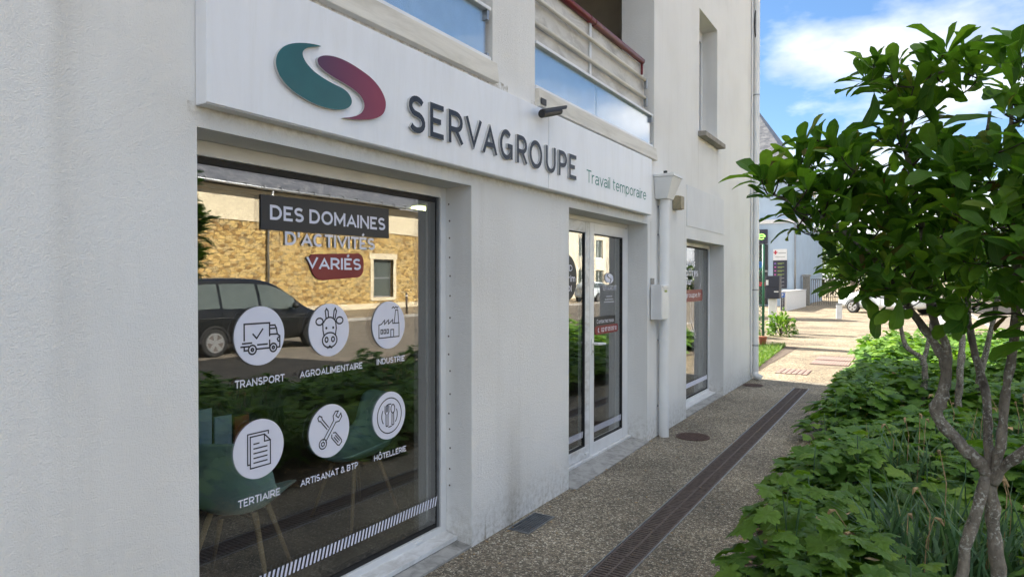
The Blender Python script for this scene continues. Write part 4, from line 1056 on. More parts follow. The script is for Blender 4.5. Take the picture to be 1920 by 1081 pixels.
M['rustcover'] = plain('worn_red_brown_cover', (.33, .23, .19), .7, .1, var=.3, vscale=20)
square_cover(.20, .72, 12.05, 12.75, 'square reddish cover in the sunlit path, nearest the corner drainpipe', 6, 6)
square_cover(.55, 1.22, 13.7, 15.3, 'long ribbed reddish grating in the sunlit path', 14, 2, 'path_grating', 'grating')

# ------------------------------------------------------------------ furniture seen through the glass
def shell_chair(loc, rz, label):
    t = thing('shell_chair', loc, label, 'chair'); t.rotation_euler = (0, 0, rz)
    nu, nv = 14, 16; V = []; F = []
    prof = [(.225, .455), (.235, .44), (.20, .425), (.12, .415), (.03, .41), (-.06, .412), (-.13, .43), (-.18, .47), (-.205, .53), (-.225, .60), (-.24, .67), (-.25, .73), (-.256, .775), (-.258, .80), (-.258, .81)]
    for i, (fx, fz) in enumerate(prof):
        s = i / (len(prof) - 1); hw = .235 * (1 - .0 * s) * (1 - max(0, s - .55) * .55) * (1 - max(0, .12 - s) * 2.2) * (1 if s < .9 else 1 - (s - .9) * 2.6)
        side = .11 * math.sin(math.pi * min(1, max(0, s) * 1.05)) + .02
        for j in range(nv + 1):
            q = j / nv * 2 - 1
            k = abs(q) ** 2.6
            back = max(0, (s - .45) / .55)
            V.append((fx + k * side * .95 * back, q * hw, fz + k * side * (1 - back)))
    for i in range(len(prof) - 1):
        for j in range(nv): a = i * (nv + 1) + j; F.append((a, a + 1, a + nv + 2, a + nv + 1))
    mb = MB(); mb.add([(x + loc[0], y + loc[1], z + loc[2]) for x, y, z in V], F)
    o = mb.build('seat_shell', M['chair'], t, smooth=True)
    sm = o.modifiers.new('thick', 'SOLIDIFY'); sm.thickness = .008
    for sx in (-1, 1):
        for sy in (-1, 1):
            MB().tube([(loc[0] + sx * .09, loc[1] + sy * .11, loc[2] + .42), (loc[0] + sx * .20, loc[1] + sy * .22, loc[2])], [.016, .010], 8).build('leg', M['wood'], t, smooth=True)
    MB().tube([(loc[0] - .1, loc[1] - .12, loc[2] + .385), (loc[0] + .1, loc[1] + .12, loc[2] + .385)], .008, 6).build('brace', M['iron'], t)
    MB().tube([(loc[0] - .1, loc[1] + .12, loc[2] + .385), (loc[0] + .1, loc[1] - .12, loc[2] + .385)], .008, 6).build('brace', M['iron'], t)
    return t
shell_chair((-.72, 2.12, .012), math.radians(125), 'aqua shell chair with wooden legs behind the document sticker')
shell_chair((-.95, 3.18, .012), math.radians(-98), 'aqua shell chair seen side on behind the plate sticker')
rk = thing('brochure_rack', (-1.35, 2.36, .012), 'leaflet rack with blue and orange brochures inside the window', 'rack')
MB().box(-1.42, -1.22, 2.16, 2.58, .012, .55).build('stand', M['darkvinyl'], rk)
for (a, b, c, d, mm) in ((2.20, 2.31, .56, .86, 'frost'), (2.33, 2.44, .56, .80, 'frost'), (2.46, 2.56, .56, .78, 'redorange')):
    if mm == 'redorange': M[mm] = plain('orange_brochure', (.42, .10, .04), .5)
    MB().box(-1.25, -1.235, a, b, c, d).build('brochure', M[mm], rk)

# ------------------------------------------------------------------ foliage templates
def obovate():
    """broad-tipped leaf lying along +x, face up +z; folded along its midrib and drooping"""
    T = [0, .10, .22, .42, .62, .80, .93, 1.0]; W = [.012, .012, .065, .145, .20, .205, .135, .02]
    V = []; F = []
    for t, wd in zip(T, W):
        z = .10 * math.sin(t * 2.2) - .16 * t * t
        V += [(t, -wd, z + wd * .30), (t, 0, z), (t, wd, z + wd * .30)]
    for i in range(len(T) - 1):
        a = i * 3; F += [(a, a + 3, a + 4, a + 1), (a + 1, a + 4, a + 5, a + 2)]
    return np.array(V), np.array(F)
def lobed():
    """toothed five-lobed leaf lying along +x from its stalk at the origin"""
    half = [(0, .0), (-.14, .10), (-.22, .24), (-.10, .30), (-.12, .42), (.06, .40), (.10, .50), (.20, .60), (.28, .48), (.42, .62), (.46, .44), (.56, .26), (.68, .34), (.72, .20), (.86, .18), (1.0, 0)]
    out = half + [(x, -y) for x, y in half[-2:0:-1]]
    c = (.30, 0)
    V = [(c[0], c[1], .0)] + [(x, y, -.26 * abs(y) ** 1.5 - .18 * max(0, x - .3) ** 2 + .05 * math.sin(9 * x + 7 * abs(y))) for x, y in out]
    n = len(out); F = [(0, 1 + k, 1 + (k + 1) % n) for k in range(n)]
    return np.array(V), np.array(F)
def lobed_fine():
    V, F = lobed(); n = len(V) - 1; c = V[0]
    mid = c + (V[1:] - c) * .55; mid[:, 2] += .035 * np.where(np.arange(n) % 2 == 0, 1, -1) + .03
    W = np.concatenate([V, mid]); F2 = []
    for k in range(n):
        j = (k + 1) % n; F2 += [(0, n + 1 + k, n + 1 + j), (n + 1 + k, 1 + k, 1 + j), (n + 1 + k, 1 + j, n + 1 + j)]
    return W, np.array(F2)
LV, LF = obovate(); GV, GF = lobed(); HV, HF = lobed_fine()
LUV = np.array([(LV[i, 0], (0.0, .5, 1.0)[i % 3]) for i in range(len(LV))]); GUV = np.stack([GV[:, 0], GV[:, 1] * .7 + .5], 1); HUV = np.stack([HV[:, 0], HV[:, 1] * .7 + .5], 1)
def set_uv(me, uv):
    l = me.uv_layers.new(name='UVMap')
    for lp in me.loops: l.data[lp.index].uv = uv[lp.vertex_index]

def frames(dirs, ups):
    d = dirs / np.linalg.norm(dirs, axis=1, keepdims=True)
    s = np.cross(ups, d); s /= np.linalg.norm(s, axis=1, keepdims=True) + 1e-9
    u = np.cross(d, s)
    return np.stack([d, s, u], axis=2)          # columns are the leaf's x,y,z axes
def scatter(tv, tf, pos, R, size):
    V = np.einsum('nij,vj->nvi', R, tv) * size[:, None, None] + pos[:, None, :]
    F = (tf[None] + (np.arange(len(pos)) * len(tv))[:, None, None]).reshape(-1, tf.shape[1])
    return V.reshape(-1, 3), F

leaf_mesh = None
def leaf_objects(parent, pos, R, size, mesh_cache={}):
    """single leaves as parts, all sharing a few meshes"""
    if 'm' not in mesh_cache:
        mesh_cache['m'] = []
        for v in range(4):
            r = random.Random(v)
            a, b = r.uniform(-.22, .28), r.uniform(-.08, .08)
            P = LV.copy(); P[:, 2] += a * P[:, 0] ** 2 * -1 + .1 * a; P[:, 1] += b * np.sin(P[:, 0] * 3); P[:, 1] *= r.uniform(.75, 1.1)
            P[:, 2] += .02 * np.sin(P[:, 0] * 14 + v) * np.abs(P[:, 1]) * 4
            me = bpy.data.meshes.new('leaf'); me.from_pydata([tuple(p) for p in P], [], [tuple(f) for f in LF]); me.materials.append(M['magnolia'])
            me.polygons.foreach_set('use_smooth', [True] * len(me.polygons)); set_uv(me, LUV); mesh_cache['m'].append(me)
    org = ORG[parent]
    for k in range(len(pos)):
        o = bpy.data.objects.new('leaf', mesh_cache['m'][k % 4]); COL.objects.link(o); o.parent = parent
        m3 = Matrix(R[k].tolist()) * float(size[k])
        o.matrix_local = Matrix.Translation(Vector((pos[k] - org).tolist())) @ m3.to_4x4()

def magnolia(root, label, trunks, lobes, n_whorl, leaf_len, keep, name='magnolia_tree', seed=1, loose=.15, twig_r=.006):
    """trunks: list of (points, radii); lobes: ellipsoid clumps (x,y,z,r) in which leaf whorls sit at the twig ends"""
    rg = np.random.default_rng(seed); rr = random.Random(seed)
    t = thing(name, root, label, 'tree')
    nodes = []
    for i, (pts, rad) in enumerate(trunks):
        P = [Vector(p) for p in pts]; Q = []; RR = []
        for a in range(len(P) - 1):           # smooth the limb
            p0, p1, p2, p3 = P[max(a - 1, 0)], P[a], P[a + 1], P[min(a + 2, len(P) - 1)]
            for k in range(5):
                s = k / 5
                q = .5 * ((2 * p1) + (-p0 + p2) * s + (2 * p0 - 5 * p1 + 4 * p2 - p3) * s * s + (-p0 + 3 * p1 - 3 * p2 + p3) * s ** 3)
                r0 = rad[a] * (1 - s) + rad[a + 1] * s
                Q.append(q + Vector((rr.gauss(0, 1), rr.gauss(0, 1), 0)) * r0 * .10); RR.append(r0 * (1 + rr.gauss(0, .085)))
        Q.append(P[-1]); RR.append(rad[-1])
        MB().tube(Q, RR, 12).build('trunk' if i < 2 else 'branch', M['bark'], t, smooth=True)
        nodes += [(q, r) for q, r in zip(Q, RR) if q.z > root[2] + .75]
    vol = np.array([l[3] ** 2.3 for l in lobes]); vol /= vol.sum()
    ctr = []
    tries = 0
    while len(ctr) < n_whorl and tries < 40000:
        tries += 1
        l = lobes[rg.choice(len(lobes), p=vol)]; d = rg.normal(size=3); d /= np.linalg.norm(d)
        p = np.array(l[:3]) + d * l[3] * (rg.uniform(.25, 1) ** .5) * np.array([1, 1.25, 1])
        if all(np.linalg.norm(p - q) > leaf_len * .40 for q in ctr): ctr.append(p)
    mid = np.mean([l[:3] for l in lobes], 0)
    tw = MB(); ctr.sort(key=lambda p: min((Vector(p) - q).length for q, r in nodes))
    POS = []; DIR = []; UP = []; SZ = []
    for p in ctr:
        v = Vector(p); q, r = min(nodes, key=lambda a: (a[0] - v).length + max(0, a[0].z - v.z) * 1.2)
        L = (v - q).length
        m = q.lerp(v, .5) + Vector((0, 0, -.12 * L)) + Vector((rr.uniform(-1, 1), rr.uniform(-1, 1), rr.uniform(-1, 1))) * L * .08
        r0 = min(r * .8, twig_r + .010 * min(1, L)); pts = [q * (1 - s) ** 2 + m * 2 * s * (1 - s) + v * s * s for s in (0, .25, .5, .75, 1)]
        tw.tube(pts, [r0, r0 * .85, r0 * .7, r0 * .55, .0035], 6, False)
        nodes += [(pts[2], r0 * .7), (pts[3], r0 * .55), (v, .004)]
        ax = (pts[4] - pts[3]).normalized() * .6 + Vector(tuple((p - mid) / (np.linalg.norm(p - mid) + 1e-6))) * .35 + Vector((0, 0, .55))
        ax = np.array(ax.normalized()); a_ = np.cross(ax, [.3, .2, .9]); a_ /= np.linalg.norm(a_); b_ = np.cross(ax, a_)
        nl = rr.randint(6, 9); ph = rr.uniform(0, 6.28)
        for k in range(nl):
            an = ph + k * 2.399; el = rr.uniform(.2, .95) if k < nl - 2 else rr.uniform(.9, 1.25)
            dr = (a_ * math.cos(an) + b_ * math.sin(an)) * math.cos(el) + ax * math.sin(el)
            dr = dr + np.array([0, 0, .06]) + rg.normal(0, loose, 3)
            POS.append(p + dr * .008 - ax * rr.uniform(0, .035)); DIR.append(dr); UP.append(ax * .8 + np.array([0, 0, .6]) + rg.normal(0, .22, 3)); SZ.append(leaf_len * rr.uniform(.5, 1.15) * (.7 if el > .78 else 1))
        if rr.random() < .16:     # a single hanging leaf
            POS.append(p - ax * .05); DIR.append(np.array([rr.uniform(-.5, .5), rr.uniform(-.5, .5), -1])); UP.append(np.array([rr.uniform(-1, 1), rr.uniform(-1, 1), .2])); SZ.append(leaf_len * rr.uniform(.7, 1.1))
    tw.build('twigs', M['twig'], t, smooth=True)['kind'] = 'stuff'
    POS, DIR, UP, SZ = map(np.array, (POS, DIR, UP, SZ))
    R = frames(DIR, UP)
    d = np.linalg.norm(POS - np.array(cam.location), axis=1)
    vis = d + np.where((POS - np.array(cam.location)) @ np.array([.851, .525, 0]) > .80 * d, 1.0, 0)
    idx = np.argsort(vis)
    a, b = idx[:keep], idx[keep:]
    if keep: leaf_objects(t, POS[a], R[a], SZ[a])
    parts = []
    for v in range(4):
        P_ = LV.copy(); P_[:, 2] += (-.16, .10, -.05, .2)[v] * P_[:, 0] ** 2 * (1 if v != 2 else 2); P_[:, 1] *= (.82, 1.08, .95, .75)[v]; P_[:, 2] += .05 * np.sin(P_[:, 0] * 9 + v * 2) * np.abs(P_[:, 1]) * 5
        q = b[v::4]; parts.append(scatter(P_, LF, POS[q], R[q], SZ[q]))
    off = np.cumsum([0] + [len(p[0]) for p in parts[:-1]])
    V = np.concatenate([p[0] for p in parts]); F = np.concatenate([p[1] + k for p, k in zip(parts, off)])
    o = big_mesh('foliage', V, F, M['magnolia'], t, uv=LUV); o['kind'] = 'stuff'
    return t

# nearest small magnolia: two crossing stems, then four limbs
lobes = [(1.84, 2.58, 1.93, .10), (1.97, 2.75, 2.04, .14), (1.98, 2.75, 1.84, .13), (2.10, 2.95, 1.95, .17), (2.11, 2.85, 1.70, .14), (2.3, 3.0, 1.86, .18),
         (2.3, 2.8, 1.64, .15), (2.2, 3.0, 2.14, .11), (2.24, 2.95, 2.34, .12), (2.15, 2.9, 2.40, .075), (2.39, 2.9, 2.36, .10), (2.52, 2.7, 2.27, .11), (2.54, 2.6, 2.05, .11), (2.48, 2.7, 1.9, .15),
         (2.52, 2.55, 1.70, .14), (2.44, 2.6, 1.57, .10), (2.2, 2.8, 1.53, .08), (2.63, 2.6, 1.84, .17), (2.67, 2.7, 2.06, .14), (2.66, 2.5, 1.58, .13), (2.85, 2.8, 1.9, .25), (2.9, 2.8, 2.12, .18), (2.04, 2.82, 1.67, .08), (2.33, 2.7, 1.56, .10), (2.13, 2.76, 1.61, .09), (2.6, 2.6, 1.5, .1), (2.36, 2.95, 2.05, .13)]
trunks = [([(2.34, 2.76, 0.02), (2.375, 2.77, .40), (2.40, 2.78, .555), (2.43, 2.78, .734), (2.478, 2.80, .92)], [0.0224, 0.0204, 0.0190, 0.0184, 0.0204]),
          ([(2.555, 2.84, 0.02), (2.532, 2.82, .46), (2.515, 2.82, .568), (2.495, 2.82, .771), (2.480, 2.80, .93)], [0.0281, 0.0252, 0.0237, 0.0215, 0.0229]),
          ([(2.482, 2.80, .92), (2.462, 2.80, .955), (2.398, 2.80, 1.025), (2.329, 2.80, 1.115), (2.344, 2.80, 1.192), (2.357, 2.80, 1.288), (2.316, 2.82, 1.381), (2.255, 2.85, 1.475), (2.142, 2.90, 1.66), (1.99, 2.82, 1.82), (1.80, 2.63, 1.93)],
           [0.0252, 0.0244, 0.0218, 0.0218, 0.0210, 0.0185, 0.0151, 0.0134, 0.0109, 0.0084, 0.0050]),
          ([(2.357, 2.80, 1.275), (2.352, 2.82, 1.38), (2.31, 2.85, 1.49), (2.28, 2.94, 1.80), (2.228, 2.98, 2.10), (2.21, 2.95, 2.32), (2.30, 2.92, 2.37), (2.39, 2.9, 2.38)], [0.0160, 0.0144, 0.0128, 0.0112, 0.0096, 0.0080, 0.0064, 0.0048]),
          ([(2.485, 2.80, .92), (2.480, 2.82, 1.03), (2.474, 2.85, 1.196), (2.441, 2.90, 1.361), (2.426, 2.95, 1.535), (2.45, 2.9, 1.9), (2.48, 2.85, 2.2)], [0.0177, 0.0150, 0.0136, 0.0122, 0.0109, 0.0082, 0.0054]),
          ([(2.49, 2.80, .91), (2.508, 2.78, 1.00), (2.522, 2.76, 1.214), (2.54, 2.74, 1.38), (2.542, 2.70, 1.577), (2.53, 2.68, 1.9), (2.52, 2.66, 2.22)], [0.0190, 0.0163, 0.0143, 0.0129, 0.0116, 0.0082, 0.0048]),
          ([(2.49, 2.80, .90), (2.52, 2.78, .965), (2.572, 2.75, 1.032), (2.66, 2.70, 1.15), (2.74, 2.68, 1.45), (2.75, 2.68, 1.9)], [0.0202, 0.0187, 0.0173, 0.0151, 0.0122, 0.0072])]
magnolia((2.46, 2.8, 0), 'small magnolia with two crossing lichen-spotted stems, nearest tree at the right edge', trunks, lobes, 330, .142, 300, seed=5)
# two smaller ones standing further along the bed
magnolia((2.33, 8.2, 0), 'thin crooked magnolia stem standing further along the bed, left of its neighbour',
         [([(2.32, 8.2, .03), (2.34, 8.2, .36), (2.363, 8.2, .62), (2.33, 8.2, .78), (2.19, 8.2, .90), (2.14, 8.2, 1.14), (2.18, 8.2, 1.5)], [.032, .03, .027, .025, .024, .02, .014]),
          ([(2.34, 8.2, .7), (2.40, 8.25, 1.0), (2.46, 8.3, 1.6), (2.5, 8.3, 2.1)], [.024, .02, .016, .01])],
         [(2.2, 8.2, 1.75, .32), (2.55, 8.3, 1.95, .38), (2.4, 8.2, 2.3, .32), (2.8, 8.4, 1.7, .3), (2.25, 8.0, 1.45, .2)], 60, .15, 0, seed=8)
magnolia((2.66, 7.9, 0), 'thin straight magnolia stem standing further along the bed, right of its neighbour',
         [([(2.64, 7.9, .03), (2.645, 7.9, .33), (2.66, 7.9, .77), (2.675, 8.0, 1.08), (2.63, 8.05, 1.22), (2.68, 8.1, 1.8)], [.036, .033, .03, .027, .024, .014]),
          ([(2.86, 8.2, .03), (2.83, 8.3, .5), (2.92, 8.3, 1.0), (3.0, 8.2, 1.6), (3.02, 8.2, 2.2)], [.034, .03, .026, .02, .012])],
         [(2.7, 8.0, 1.7, .35), (3.05, 8.2, 1.9, .42), (2.9, 8.1, 2.35, .35), (3.3, 8.2, 1.6, .32), (3.35, 8.3, 2.1, .35)], 75, .15, 0, seed=9)

# ------------------------------------------------------------------ ground cover
def hfield(x, y):
    """height of the leaf canopy over the bed"""
    e = min((x - 1.28) / .45, (4.7 - x) / .5, (y - 1.6) / .5, (16.5 - y) / .8); e = max(0, min(1, e))
    b = .34 + .10 * math.sin(x * 2.1 + y * 1.3) + .09 * math.sin(y * 2.7 - x * 1.1 + 1) + .06 * math.sin(5.1 * x + 3.3 * y)
    if y > 8: b += .10
    return max(.05, b * (e ** .55))
gaps = [(2.22, 5.5, .30), (2.58, 6.3, .28), (2.98, 6.6, .30), (2.40, 3.75, .34), (2.14, 3.45, .22), (2.66, 3.9, .30)]
def edge_x(y): return 1.36 + .16 * max(0, min(1, (5.6 - y) / 2.2)) + .10 * math.sin(y * 2.3) + .07 * math.sin(y * 5.9)
def cover(npl, yr, sz, seed):
    """mounded plants: leaves on stalks round each plant's crown, larger and flatter towards the outside"""
    rg = random.Random(seed); pos = []; dr = []; up = []; size = []; foot = []
    ctr = []; tries = 0
    while len(ctr) < npl and tries < 60000:
        tries += 1; x, y = rg.uniform(1.5, 4.5), rg.uniform(*yr)
        if x < edge_x(y) + .13: continue
        if any((x - a) ** 2 + (y - b) ** 2 < (r * 1.0) ** 2 for a, b, r in gaps): continue
        if all((x - a) ** 2 + (y - b) ** 2 > .17 ** 2 for a, b in ctr): ctr.append((x, y))
    for (x, y) in ctr:
        Rr = rg.uniform(.16, .27); h = hfield(x, y) * rg.uniform(.62, 1.38) + .04; s0 = rg.uniform(.85, 1.15)
        for k in range(rg.randint(34, 48)):
            a = rg.uniform(0, 6.283); q = math.sqrt(rg.random()); lay = rg.random()
            px, py = x + Rr * q * math.cos(a), y + Rr * q * math.sin(a)
            if px < edge_x(py) - .10 or any((px - a_) ** 2 + (py - b_) ** 2 < (r_ * .62) ** 2 for a_, b_, r_ in gaps): continue
            z = h * (1 - .42 * q * q) * (1 if lay < .6 else rg.uniform(.35, .85)) + rg.gauss(0, .015)
            a2 = a + rg.gauss(0, .6)
            pos.append((px, py, max(.04, z))); dr.append((math.cos(a2), math.sin(a2), .25 - .75 * q + rg.gauss(0, .22)))
            up.append((math.cos(a) * q * .7 + rg.gauss(0, .25), math.sin(a) * q * .7 + rg.gauss(0, .25), 1.0)); size.append(rg.uniform(*sz) * s0 * (.75 + .35 * q)); foot.append((x, y))
    pos, dr, up, size = map(np.array, (pos, dr, up, size))
    return pos, frames(dr, up), size, foot
P1 = cover(260, (1.75, 7.4), (.085, .145), 3)
P2 = cover(330, (7.4, 16.2), (.10, .16), 4)
pos = np.concatenate([P1[0], P2[0]]); R = np.concatenate([P1[1], P2[1]]); size = np.concatenate([P1[2], P2[2]])
nr = pos[:, 1] < 4.8
V, F = scatter(HV, HF, pos[nr], R[nr], size[nr])
gc = big_mesh('ground_cover', V, F, M['lobed'], smooth=True, uv=HUV); tag(gc, 'lobed-leaf ground cover filling the near end of the planting bed', 'ground cover', kind='stuff')
V, F = scatter(GV, GF, pos[~nr], R[~nr], size[~nr])
gc = big_mesh('ground_cover', V, F, M['lobed'], smooth=False, uv=GUV); tag(gc, 'lobed-leaf ground cover filling the far part of the planting bed', 'ground cover', kind='stuff')
# stalks under the outer leaves
stk = MB()
for k in range(0, len(P1[0]), 4):
    p = P1[0][k]
    if p[2] < .12: continue
    b = Vector((P1[3][k][0] + random.uniform(-.04, .04), P1[3][k][1] + random.uniform(-.04, .04), .03)); e = Vector(p)
    stk.tube([b, b.lerp(e, .6) + Vector((0, 0, .04)), e], [.0032, .0026, .002], 4, False)
o = stk.build('ground_cover_stalks', M['strap']); tag(o, kind='stuff')

def leafy_plant(x, y, h, label, seed, n=9, s=.1):
    """one taller shoot of the ground cover: stem and separate leaves"""
    rg = random.Random(seed); t = thing('lobed_leaf_plant', (x, y, .03), label, 'plant', 'taller shoots standing out of the ground cover')
    top = Vector((x + rg.uniform(-.05, .05), y + rg.uniform(-.05, .05), h)); b = Vector((x, y, .03))
    MB().tube([b, b.lerp(top, .5) + Vector((rg.uniform(-.02, .02), rg.uniform(-.02, .02), 0)), top], [.005, .004, .003], 6).build('stem', M['strap'], t, smooth=True)
    me = bpy.data.meshes.get('lobed_leaf_shape')
    if me is None:
        me = bpy.data.meshes.new('lobed_leaf_shape'); me.from_pydata([tuple(p) for p in HV], [], [tuple(f) for f in HF]); me.materials.append(M['lobed']); set_uv(me, HUV); me.polygons.foreach_set('use_smooth', [True] * len(me.polygons))
    for k in range(n):
        a = k * 2.4 + rg.uniform(-.3, .3); q = .55 + .45 * k / (n - 1); p = b.lerp(top, q)
        d = np.array([[math.cos(a), math.sin(a), rg.uniform(-.35, .25) + .5 * (k == n - 1)]]); u = np.array([[rg.gauss(0, .2), rg.gauss(0, .2), 1]])
        pet = Vector(d[0]) * .05
        o = bpy.data.objects.new('leaf', me); COL.objects.link(o); o.parent = t
        Rm = Matrix(frames(d, u)[0].tolist()) * (s * rg.uniform(.75, 1.2) * (1 - .25 * (k / n)))
        o.matrix_local = Matrix.Translation(p + pet - Vector(ORG[t])) @ Rm.to_4x4()
SH = [(1.86, 3.10, .42), (1.96, 2.85, .46), (2.0, 3.2, .50), (1.72, 3.7, .42), (1.75, 4.1, .47), (2.05, 2.55, .42), (1.66, 4.8, .50), (1.95, 5.0, .55), (2.32, 4.6, .62), (1.68, 5.9, .52), (2.25, 3.05, .48), (2.55, 4.7, .62), (1.6, 6.8, .5), (2.0, 7.3, .58), (1.75, 8.6, .62), (2.3, 9.5, .66)]
SL = ['lobed-leaf shoot at the front left corner of the bed, beside the drain', 'lobed-leaf shoot at the bottom of the picture, second from the bed corner', 'lobed-leaf shoot near the bottom, left of the small strap-leaf clump',
      'lobed-leaf shoot leaning out at the pavement edge, near the front', 'lobed-leaf shoot a little behind the front edge of the bed', 'nearest lobed-leaf shoot at the very bottom of the picture', 'lobed-leaf shoot by the pavement edge, halfway along the visible bed',
      'tall lobed-leaf shoot in front of the wide strap-leaf clump', 'tall pale shoot between the strap-leaf clumps, left of the magnolia stems', 'lobed-leaf shoot by the pavement edge, beyond the wide strap-leaf clump', 'lobed-leaf shoot in front of the left magnolia stem',
      'tall pale shoot right behind the nearest magnolia stems', 'lobed-leaf shoot at the pavement edge, well along the bed', 'tall shoot near the two thin magnolia stems', 'far shoot at the pavement edge, before the thin magnolia stems', 'farthest shoot, behind the thin magnolia stems']
for k, (x, y, h) in enumerate(SH):
    leafy_plant(x, y, h, SL[k], 40 + k, 8 + k % 4, .095 + .012 * (k % 3))

# ------------------------------------------------------------------ strap-leaved clumps (faded spring bulbs)
CL = [(2.40, 3.75, 'grey-green strap-leaf clump just left of the nearest magnolia stems', 170, (.38, .66)), (2.14, 3.42, 'small strap-leaf clump near the front of the bed', 80, (.28, .5)),
      (2.66, 3.95, 'grey-green strap-leaf clump behind the nearest magnolia stems', 100, (.36, .6)), (2.22, 5.5, 'wide strap-leaf clump in the middle of the bed, left of the limbs', 90, (.36, .6)),
      (2.58, 6.3, 'strap-leaf clump in the middle of the bed, between the magnolia limbs', 85, (.36, .6)), (2.98, 6.6, 'strap-leaf clump at the right edge of the picture, beyond the magnolia', 85, (.36, .6))]
for (x, y, lb, n, hr) in CL:
    def smp(k, x=x, y=y):
        a = random.uniform(0, 6.28); r = .24 * math.sqrt(random.random()); return x + r * math.cos(a) * 1.3, y + r * math.sin(a), .03
    t = thing('strap_leaf_clump', (x, y, .03), lb, 'plant', 'strap-leaved clumps in the bed')
    V, F = blades(n, smp, hr, (.012, .022), (.1, .7), '', None, seg=6)
    o = big_mesh('leaves', V, F, M['strap'], t)
    fl = MB()
    for k in range(4):         # withered flower stalks
        a = random.uniform(0, 6.28); bx, by = x + .15 * math.cos(a), y + .15 * math.sin(a); h = hr[1] * random.uniform(.95, 1.15)
        fl.tube([(bx, by, .03), (bx + .02, by, h * .8), (bx + .05 * math.cos(a), by + .05 * math.sin(a), h)], [.003, .0025, .002], 5, False)
        ex, ey = bx + .05 * math.cos(a), by + .05 * math.sin(a)
        fl.tube([(ex, ey, h), (ex + .02 * math.cos(a), ey + .02 * math.sin(a), h - .005), (ex + .035 * math.cos(a), ey + .035 * math.sin(a), h - .03)], [.004, .009, .002], 6)
    if 'dry' not in M: M['dry'] = plain('withered_flower', (.36, .25, .13), .9, var=.3, vscale=40)
    fl.build('withered_flowers', M['dry'], t)['kind'] = 'stuff'
# dry leaf litter along the edge of the bed
lt = MB()
for k in range(420):
    y = random.uniform(2.0, 7); x = 1.36 + abs(random.gauss(0, .16)); a = random.uniform(0, 6.28); s = random.uniform(.012, .03); z = .012 + random.uniform(0, .02) + (.03 if x > 1.5 else 0)
    c, d = math.cos(a) * s, math.sin(a) * s
    lt.add([(x - c, y - d, z), (x + d * .5, y - c * .5, z + random.uniform(0, .012)), (x + c, y + d, z + random.uniform(0, .006)), (x - d * .5, y + c * .5, z + random.uniform(0, .012))], [(0, 1, 2, 3)])
for k in range(170):
    near_wall = random.random() < .55
    y = random.uniform(3.0, 11); x = abs(random.gauss(.02, .05)) + .01 if near_wall else random.uniform(.05, 1.35)
    a = random.uniform(0, 6.28); s = random.uniform(.006, .02); z = .006; c, d = math.cos(a) * s, math.sin(a) * s
    lt.add([(x - c, y - d, z), (x + d * .5, y - c * .5, z + random.uniform(0, .006)), (x + c, y + d, z + random.uniform(0, .004)), (x - d * .5, y + c * .5, z + random.uniform(0, .008))], [(0, 1, 2, 3)])
for k in range(260):       # dead leaves caught in the foliage
    y = random.uniform(2.2, 9); x = random.uniform(1.5, 3.6); a = random.uniform(0, 6.28); s = random.uniform(.02, .045); z = hfield(x, y) * random.uniform(.5, 1.05); c, d = math.cos(a) * s, math.sin(a) * s
    lt.add([(x - c, y - d, z), (x + d * .5, y - c * .5, z + random.uniform(-.01, .02)), (x + c, y + d, z + random.uniform(-.02, .02)), (x - d * .5, y + c * .5, z + random.uniform(-.01, .02))], [(0, 1, 2, 3)])
tag(lt.build('leaf_litter', M['dry']), kind='stuff')

